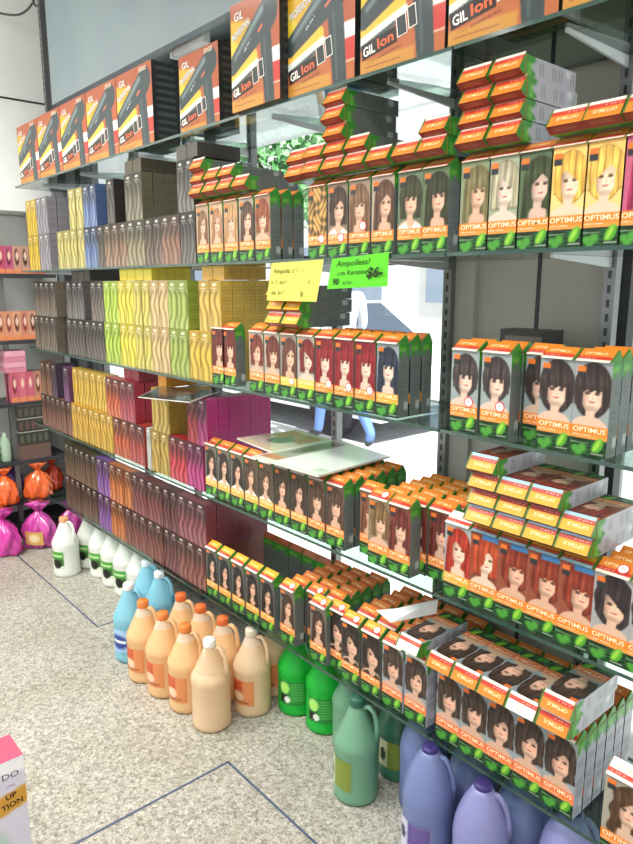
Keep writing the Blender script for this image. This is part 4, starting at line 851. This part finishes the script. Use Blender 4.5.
wall_row(1.166, .16, [('#c8886a', '#6a3024'), ('#c88c70', '#7a2c2c'), ('#d09878', '#5a2820'), ('#c0846c', '#8a3034'), ('#cc9478', '#4a2420'), ('#c08a70', '#6a2c28')], 'salmon portrait', -.105, 'middle')
wall_row(.811, .17, [('#c05c70', '#7a2c3c'), ('#c86478', '#c86478'), ('#c05c70', '#c46074'), ('#b8806a', '#6a3028'), ('#b8806a', '#5a2c24')], 'rose', -.06, 'lower')
for k in range(4):
    b = MB(); b.box(-4.15, -4.03, -.075, .035, .9825 + k * .031, 1.012 + k * .031, rgb(('#c87c90', '#d89cac')[k % 2])); tag(b.build('small_carton', PRINT), f'pink carton lying flat, {ORD[k + 1]} up, on the rose cartons of wall unit', 'box', 'pink cartons lying on the rose cartons')
for k in range(3):
    b = MB(); zc = .56 + k * .078; b.box(-4.20, -4.025, -.035, .135, zc, zc + .072, rgb('#34322f'))
    def rowart(U, V): return mix(np.ones(U.shape + (3,)) * rgb('#38352f'), (np.sin(U * 30) > 0) * rect(U, V, .04, .96, .2, .8) * .6, ('#6c7a5a', '#8a5c58', '#6c6a5a')[k])
    b.grid((-4.0245, -.035, zc), (0, .17, 0), (0, 0, .07), 20, 8, rowart)
    o = tag(b.build('black_crate', PLAST), f'black crate of packets on the wall unit, {("bottom", "middle", "top")[k]} of the stack', 'crate', 'black crates stacked on the wall unit')
    r = MB(); r.box(-4.202, -4.022, -.037, .137, zc + .0723, zc + .0763, rgb('#b4b4aa')); r.build('rim', PLAST, o)
b = MB(); b.box(-4.21, -4.022, -.04, .135, .471, .5585, rgb('#6a544c')); tag(b.build('brown_carton', PRINT), 'brown carton beneath the stacked black crates on wall unit', 'box')
for i, (y, c) in enumerate(((-.17, '#5a9a54'), (-.105, '#9cb49c'))):
    b = MB(); b.lathe([(.028, 0), (.03, .01), (.03, .12), (.012, .15), (.012, .17)], 16, rgb(c)); o = b.build('green_bottle', PLAST); o.location = (-4.07, y, .4705); tag(o, f'{("bright", "pale")[i]} green bottle beside the crates on the wall unit', 'bottle', 'green bottles on the wall unit')

# ------------------------------------------------------------------ plastic-wrapped bags on the floor
def bag(x, y, z, col, lab, sx=.10, h=.26, rz=0., frill=True, tagc=None):
    m = mat('glossy_wrap', col, .16, spec=.7, coat=.6); rs = np.random.default_rng(int(abs(x * 991 + y * 77) * 10)); ph = rs.uniform(0, 6, 4)
    b = MB(); prof = [(0, 0), (.75, .0), (.98, .03), (1.0, .18), (1.0, .10), (1.02, .26), (.98, .34), (.95, .40), (.88, .48), (.80, .56), (.66, .62), (.52, .68), (.36, .72), (.24, .76), (.16, .80)]
    prof = sorted(prof, key=lambda q: q[1])
    fold = lambda a, q: 1 + .10 * math.sin(3 * a + ph[0] + q * 14) + .09 * math.sin(7 * a + ph[1] - q * 34) + .06 * math.sin(13 * a + ph[2] + q * 60) + .04 * math.sin(23 * a + 70 * q)
    b.lathe([(r * sx, q * h) for r, q in prof], 56, fold=fold); o = b.build('wrapped_bag', m); o.location = (x, y, z); o.rotation_euler = (0, 0, rz); o.scale = (1, .8, 1)
    tag(o, lab, 'bag', 'wrapped bags on the floor by the wall')
    t = MB(); t.lathe([(.13 * sx, .795 * h), (.26 * sx, .85 * h), (.48 * sx, .93 * h), (.62 * sx, 1.0 * h)], 30, fold=lambda a, q: 1 + .30 * math.sin(6 * a + ph[3]) + .12 * math.sin(11 * a))
    t.build('gathered_top', m, o)
    if tagc:
        def W(U, V): A = -1.2 + (U - .5) * 1.0; return np.stack([sx * 1.16 * np.cos(A), sx * 1.16 * np.sin(A), .12 * h + .3 * h * V], -1)
        l = MB(); l.grid((0, 0, 0), (0, 0, 0), (0, 0, 0), 8, 8, lambda U, V: mix(np.ones(U.shape + (3,)) * rgb(tagc), ell(U, V, .5, .5, .3, .3, .3), '#e8d8b0'), warp=W); l.build('label', PRINT, o)
MG, ORB = '#c8309a', '#ee6420'
bag(-3.88, -.215, 0, MG, 'magenta wrapped bag nearest the aisle at left edge', .105, .25, .3); bag(-3.87, -.015, 0, '#cc48a4', 'magenta wrapped bag with cream label, near the white jugs', .100, .255, .4, tagc='#d0a45c')
bag(-3.875, .165, 0, '#b83a94', 'purple-pink wrapped bag behind the foremost white jug', .075, .22, 1.1); bag(-3.93, -.42, 0, ORB, 'orange wrapped bag at the far left floor edge', .10, .28, .7)
bag(-4.045, -.135, .231, ORB, 'orange wrapped bag on the low deck between the two magenta ones', .074, .21, .2); bag(-4.045, .055, .231, '#ec6c34', 'orange wrapped bag on the low deck under the black crates', .076, .21, 1.3)
bag(-4.15, .175, .231, '#d8482c', 'red-orange wrapped bag at the right end of the low deck', .06, .20, 2.); bag(-4.06, -.32, .231, '#e4602c', 'orange wrapped bag on the low deck at the left edge', .074, .20, 1.8)
bag(-4.20, -.04, .231, '#5a3a92', 'violet wrapped bag at the back of the low deck', .06, .215, .9)

# ------------------------------------------------------------------ near product box at the left edge on a low black stand
b = MB(); X0, Y0, ZB = -1.40, -.885, .155
def front_art(U, V):
    img = np.ones(U.shape + (3,)) * rgb('#cfcadb'); img = mix(img, rect(U, V, -1, 2, .9, 1.2), '#ecebf0'); img = mix(img, poly(U, V, [(-.1, .52), (1.1, .66), (1.1, .80), (-.1, .68)]), '#c89238'); return mix(img, ell(U, V, .4, .2, .4, .35, .2), '#a8c4b8')
BXW, BXH = .16, .325
b.grid((X0, Y0 - BXW, ZB), (0, BXW, 0), (0, 0, BXH), 30, 50, front_art)
b.box(X0 - .09, X0 - .0005, Y0 - BXW, Y0, ZB, ZB + BXH, rgb('#d4d0de'))
b.quad((X0 - .09, Y0 - BXW, ZB + BXH + .0006), (X0, Y0 - BXW, ZB + BXH + .0006), (X0, Y0, ZB + BXH + .0006), (X0 - .09, Y0, ZB + BXH + .0006), rgb('#b8506c'))
yv = (0, 1, 0); zv = (0, 0, 1)
b.text('DO', (X0, Y0 - .012, ZB + .283), yv, zv, .014, rgb('#3c3a44'), width=.034, align=1.); b.text('UAL', (X0, Y0 - .02, ZB + .262), yv, zv, .006, rgb('#8a5a9a'), width=.02, align=1.)
b.text('UP', (X0, Y0 - .02, ZB + .236), (0, 1, .12), (0, -.12, 1), .012, rgb('#2c1c10'), width=.022, align=1., bold=.02); b.text('TION', (X0, Y0 - .008, ZB + .217), (0, 1, .12), (0, -.12, 1), .012, rgb('#2c1c10'), width=.045, align=1., bold=.02)
tag(b.build('product_box', PRINT), 'lilac-white product box with gold stripe and pink top at lower left corner', 'box')
b = MB(); b.box(-1.62, -1.36, -1.12, -.87, .0, .154); tag(b.build('low_stand', mat('black_stand', '#202022', .5)), 'low black stand holding the lilac-white product box', 'stand')

# ------------------------------------------------------------------ outside the window
PAVE = noise_mat('pavement', '#c9c7c4', '#dad8d4', 5, .8); ROAD = noise_mat('asphalt', '#9a9a9c', '#aaaaac', 8, .85)
b = MB(); b.box(-26, 12, .5, 3.2, -.06, -.01); struct(b.build('pavement', PAVE))
b = MB(); b.box(-26, 12, 3.2, 13, -.2, -.13); struct(b.build('road', ROAD))
b = MB(); b.box(-26, 12, 13, 13.4, -.2, 7)
for x in range(-24, 10, 3): b.box(x, x + 1.4, 12.95, 13, 1.0, 2.6, mi=1); b.box(x, x + 1.4, 12.95, 13, 4, 5.6, mi=1)
struct(b.build('wall_across_street', [noise_mat('pale_facade', '#e4e0dc', '#efece8', 1.5, .8), mat('facade_window', '#9aa6b8', .2)]))
CARP = mat('white_car_paint', '#eef0f2', .15, coat=.8); CARG = mat('dark_car_glass', '#3a4450', .05); TYRE = mat('tyre_rubber', '#26262a', .8)
def car(x, y, lab, rz=0.):
    b = MB(); side = [(-2.1, .25), (2.0, .25), (2.1, .55), (2.05, .78), (1.2, .92), (.55, 1.40), (-.95, 1.44), (-1.75, .98), (-2.1, .9)]
    n = len(side); ins = lambda p: .84 if p[1] < 1 else .66
    v = [(px, -ins((px, pz)), pz) for px, pz in side] + [(px, ins((px, pz)), pz) for px, pz in side]
    b.add(v, [tuple(range(n)), tuple(range(2 * n - 1, n - 1, -1))] + [(i, i + n, (i + 1) % n + n, (i + 1) % n) for i in range(n)], (.5,) * 3)
    o = b.build('parked_car', CARP); o.location = (x, y, -.13); o.rotation_euler = (0, 0, rz); tag(o, lab, 'car', 'cars parked outside the window')
    for sx in (-1.3, 1.28):
        for sy in (-.80, .80):
            w = MB(); w.lathe([(.0, -.1), (.19, -.1), (.20, -.08), (.31, -.09), (.33, -.05), (.33, .05), (.31, .09), (.0, .09)], 24); q = w.build('wheel', TYRE, o); q.location = (sx, sy, .33); q.rotation_euler = (PI / 2, 0, 0)
            h = MB(); h.lathe([(0, -.105), (.17, -.105), (.19, -.095)], 20); h.build('hubcap', METAL, q)
    for s in (-1, 1):
        g_ = MB(); g_.add([(-1.45, s * .79, .98), (.95, s * .79, .96), (.48, s * .675, 1.34), (-.9, s * .675, 1.37)], [(0, 1, 2, 3) if s < 0 else (3, 2, 1, 0)], (.5,) * 3); g_.build('side_window', CARG, o)
    ws = MB(); ws.add([(1.19, -.72, .94), (1.19, .72, .94), (.60, .60, 1.38), (.60, -.60, 1.38)], [(0, 1, 2, 3)], (.5,) * 3); ws.build('windscreen', CARG, o)
    return o
car(-6.6, 4.4, 'white car parked outside, seen between third and fourth shelves'); car(-3.4, 7.6, 'pale car parked further along the street, seen above the auburn boxes')
def tree(x, y, lab):
    b = MB(); b.tube([(0, 0, -.15), (.05, 0, 1.4), (-.05, .1, 2.6), (.1, 0, 3.6)], [.16, .13, .10, .05], 10)
    for a in range(5): b.tube([(-.03, .08, 2.4), (.8 * math.cos(a * 1.3), .8 * math.sin(a * 1.3), 3.4 + .1 * a)], [.06, .03], 6)
    o = b.build('street_tree', noise_mat('bark', '#5c4c3c', '#74624e', 12, .9)); o.location = (x, y, 0); tag(o, lab, 'tree')
    n = 2600; c = RNG.normal(0, 1, (n, 3)); c /= np.linalg.norm(c, axis=1)[:, None]; c *= (RNG.uniform(.5, 1, n) ** .6)[:, None] * np.array([1.9, 1.7, 1.25]); c += (0, 0, 3.7)
    d1 = RNG.normal(0, 1, (n, 3)); d1 /= np.linalg.norm(d1, axis=1)[:, None]; d2 = np.cross(d1, RNG.normal(0, 1, (n, 3))); d2 /= np.linalg.norm(d2, axis=1)[:, None]
    V = np.stack([c - d1 * .14, c + d2 * .06, c + d1 * .14, c - d2 * .06], 1).reshape(-1, 3); l = MB(); l.add(V, np.arange(4 * n).reshape(-1, 4), (.3, .5, .2)); l.build('crown', noise_mat('leaf_green', '#4f8a4c', '#8cbc84', 3, .6), o)
tree(-10.6, 6.9, 'leafy street tree seen through the window over the second shelf')
# a passer-by in jeans on the pavement
def person(x, y, rz):
    J = {'pel': (0, 0, .95), 'ch': (.03, 0, 1.28), 'nk': (.04, 0, 1.47), 'hd': (.06, 0, 1.60), 'tp': (.05, 0, 1.70), 'lh': (0, .09, .90), 'lk': (.22, .10, .50), 'la': (.30, .10, .09), 'lt': (.46, .11, .04), 'rh': (0, -.09, .90), 'rk': (-.05, -.10, .49), 'ra': (-.36, -.10, .17), 'rtt': (-.28, -.10, .05),
         'ls': (.03, .19, 1.40), 'le': (-.10, .24, 1.13), 'lw': (.02, .23, .92), 'lf': (.06, .22, .84), 'rs': (.03, -.19, 1.40), 're': (.06, -.25, 1.12), 'rw': (.22, -.22, .96), 'rf': (.29, -.21, .92)}
    R = dict(pel=.135, ch=.14, nk=.055, hd=.095, tp=.07, lh=.095, lk=.062, la=.045, lt=.035, rh=.095, rk=.062, ra=.045, rtt=.035, ls=.06, le=.043, lw=.03, lf=.035, rs=.06, re=.043, rw=.03, rf=.035)
    E_ = [('pel', 'ch'), ('ch', 'nk'), ('nk', 'hd'), ('hd', 'tp'), ('pel', 'lh'), ('lh', 'lk'), ('lk', 'la'), ('la', 'lt'), ('pel', 'rh'), ('rh', 'rk'), ('rk', 'ra'), ('ra', 'rtt'), ('ch', 'ls'), ('ls', 'le'), ('le', 'lw'), ('lw', 'lf'), ('ch', 'rs'), ('rs', 're'), ('re', 'rw'), ('rw', 'rf')]
    K = list(J); me = bpy.data.meshes.new('person'); me.from_pydata([J[k] for k in K], [(K.index(a), K.index(c)) for a, c in E_], [])
    o = bpy.data.objects.new('person_cage', me); COL.objects.link(o); md = o.modifiers.new('skin', 'SKIN'); sv = me.skin_vertices[0].data
    for i, k in enumerate(K): sv[i].radius = (R[k], R[k] * (.78 if k in ('ch', 'pel') else 1)); sv[i].use_root = (k == 'pel')
    sd = o.modifiers.new('sub', 'SUBSURF'); sd.levels = 2; sd.render_levels = 2
    dg = bpy.context.evaluated_depsgraph_get(); dg.update(); ev = o.evaluated_get(dg); tm = ev.to_mesh()
    b = MB(); V = np.array([v.co[:] for v in tm.vertices]); F = [tuple(p.vertices) for p in tm.polygons]; C = np.tile(rgb('#d8b090'), (len(V), 1)); ev.to_mesh_clear(); bpy.data.objects.remove(o)
    C[V[:, 2] < 1.0] = rgb('#5a78b4'); C[(V[:, 2] >= 1.0) & (V[:, 2] < 1.46)] = rgb('#c8ccd4'); C[V[:, 2] < .11] = rgb('#26262c')
    C[(V[:, 2] < 1.0) & (np.abs(V[:, 1]) > .185)] = rgb('#d8b090'); b.add(V, F, C, smooth=True)
    for sgn in (-1, 1):
        b.lathe([(0, -.012), (.01, -.007), (.012, 0), (.01, .007), (0, .012)], 8, rgb('#26201e')); b.v[-1] += np.array((.148, sgn * .032, 1.625))
        b.lathe([(0, -.03), (.012, -.02), (.016, 0), (.012, .02), (0, .03)], 8, rgb('#d0a486')); b.v[-1] += np.array((.05, sgn * .098, 1.60))
        wy = .22 if sgn > 0 else -.21; wx, wz = (.06, .84) if sgn > 0 else (.29, .92)
        for k in range(4): b.tube([(wx - .012 + k * .014, wy, wz), (wx - .008 + k * .016, wy, wz - .05 - .006 * (k % 3)), (wx + .004 + k * .016, wy, wz - .078 - .006 * (k % 3))], [.009, .008, .006], 6, rgb('#d8b090'))
        b.tube([(wx + .03, wy, wz + .02), (wx + .055, wy, wz - .015), (wx + .058, wy, wz - .04)], [.01, .009, .007], 6, rgb('#d8b090'))
    b.tube([(.145, 0, 1.615), (.172, 0, 1.585), (.150, 0, 1.578)], [.008, .013, .008], 6, rgb('#d0a486')); b.tube([(.148, -.025, 1.548), (.158, 0, 1.546), (.148, .025, 1.548)], [.005, .008, .005], 6, rgb('#a85a50'))
    p = b.build('person', mat('clothed_figure', rough=.7, attr=True)); p.location = (x, y, -.012); p.rotation_euler = (0, 0, rz); tag(p, 'person in blue jeans walking past outside the window', 'person')
    h = MB(); h.lathe([(0, 1.735), (.06, 1.725), (.10, 1.68), (.108, 1.62), (.10, 1.56), (.085, 1.53)], 20, rgb('#2c2420'), c=(.035, 0)); h.build('hair', mat('dark_hair', rough=.6, attr=True), p)
person(-4.55, 3.0, PI * .92)

# ------------------------------------------------------------------ light
w = bpy.data.worlds.new('world'); SC.world = w; w.use_nodes = True; bg = w.node_tree.nodes['Background']; bg.inputs['Color'].default_value = (.93, .97, 1, 1); bg.inputs['Strength'].default_value = 1.15
def area(name, loc, rot, sx, sy, power, col=(1, .97, .92)):
    l = bpy.data.lights.new(name, 'AREA'); l.shape = 'RECTANGLE'; l.size = sx; l.size_y = sy; l.energy = power; l.color = col
    o = bpy.data.objects.new(name, l); COL.objects.link(o); o.location = loc; o.rotation_euler = rot; return o
area('unseen_ceiling_light', (-2.6, -1.5, 3.15), (math.radians(-18), 0, 0), 2.4, .5, 112); area('unseen_ceiling_light', (-.2, -1.7, 3.15), (math.radians(-18), 0, 0), 2.4, .5, 112); area('unseen_ceiling_light', (-3.0, -2.1, 3.15), (0, math.radians(24), 0), .5, 2.4, 110)  # last one is an unseen fill added to brighten the left wall
sun = bpy.data.lights.new('sun', 'SUN'); sun.energy = 16; sun.angle = .02; so = bpy.data.objects.new('sun', sun); COL.objects.link(so); so.rotation_euler = Vector((-.58, .10, -.80)).to_track_quat('-Z', 'Y').to_euler()
SC.view_settings.view_transform = 'Standard'; SC.view_settings.look = 'None'; SC.view_settings.exposure = -.2; SC.view_settings.gamma = 1; SC.view_settings.use_curve_mapping = False
SC.cycles.use_denoising = True; SC.cycles.max_bounces = 10; SC.cycles.transparent_max_bounces = 24; SC.cycles.sample_clamp_indirect = 6
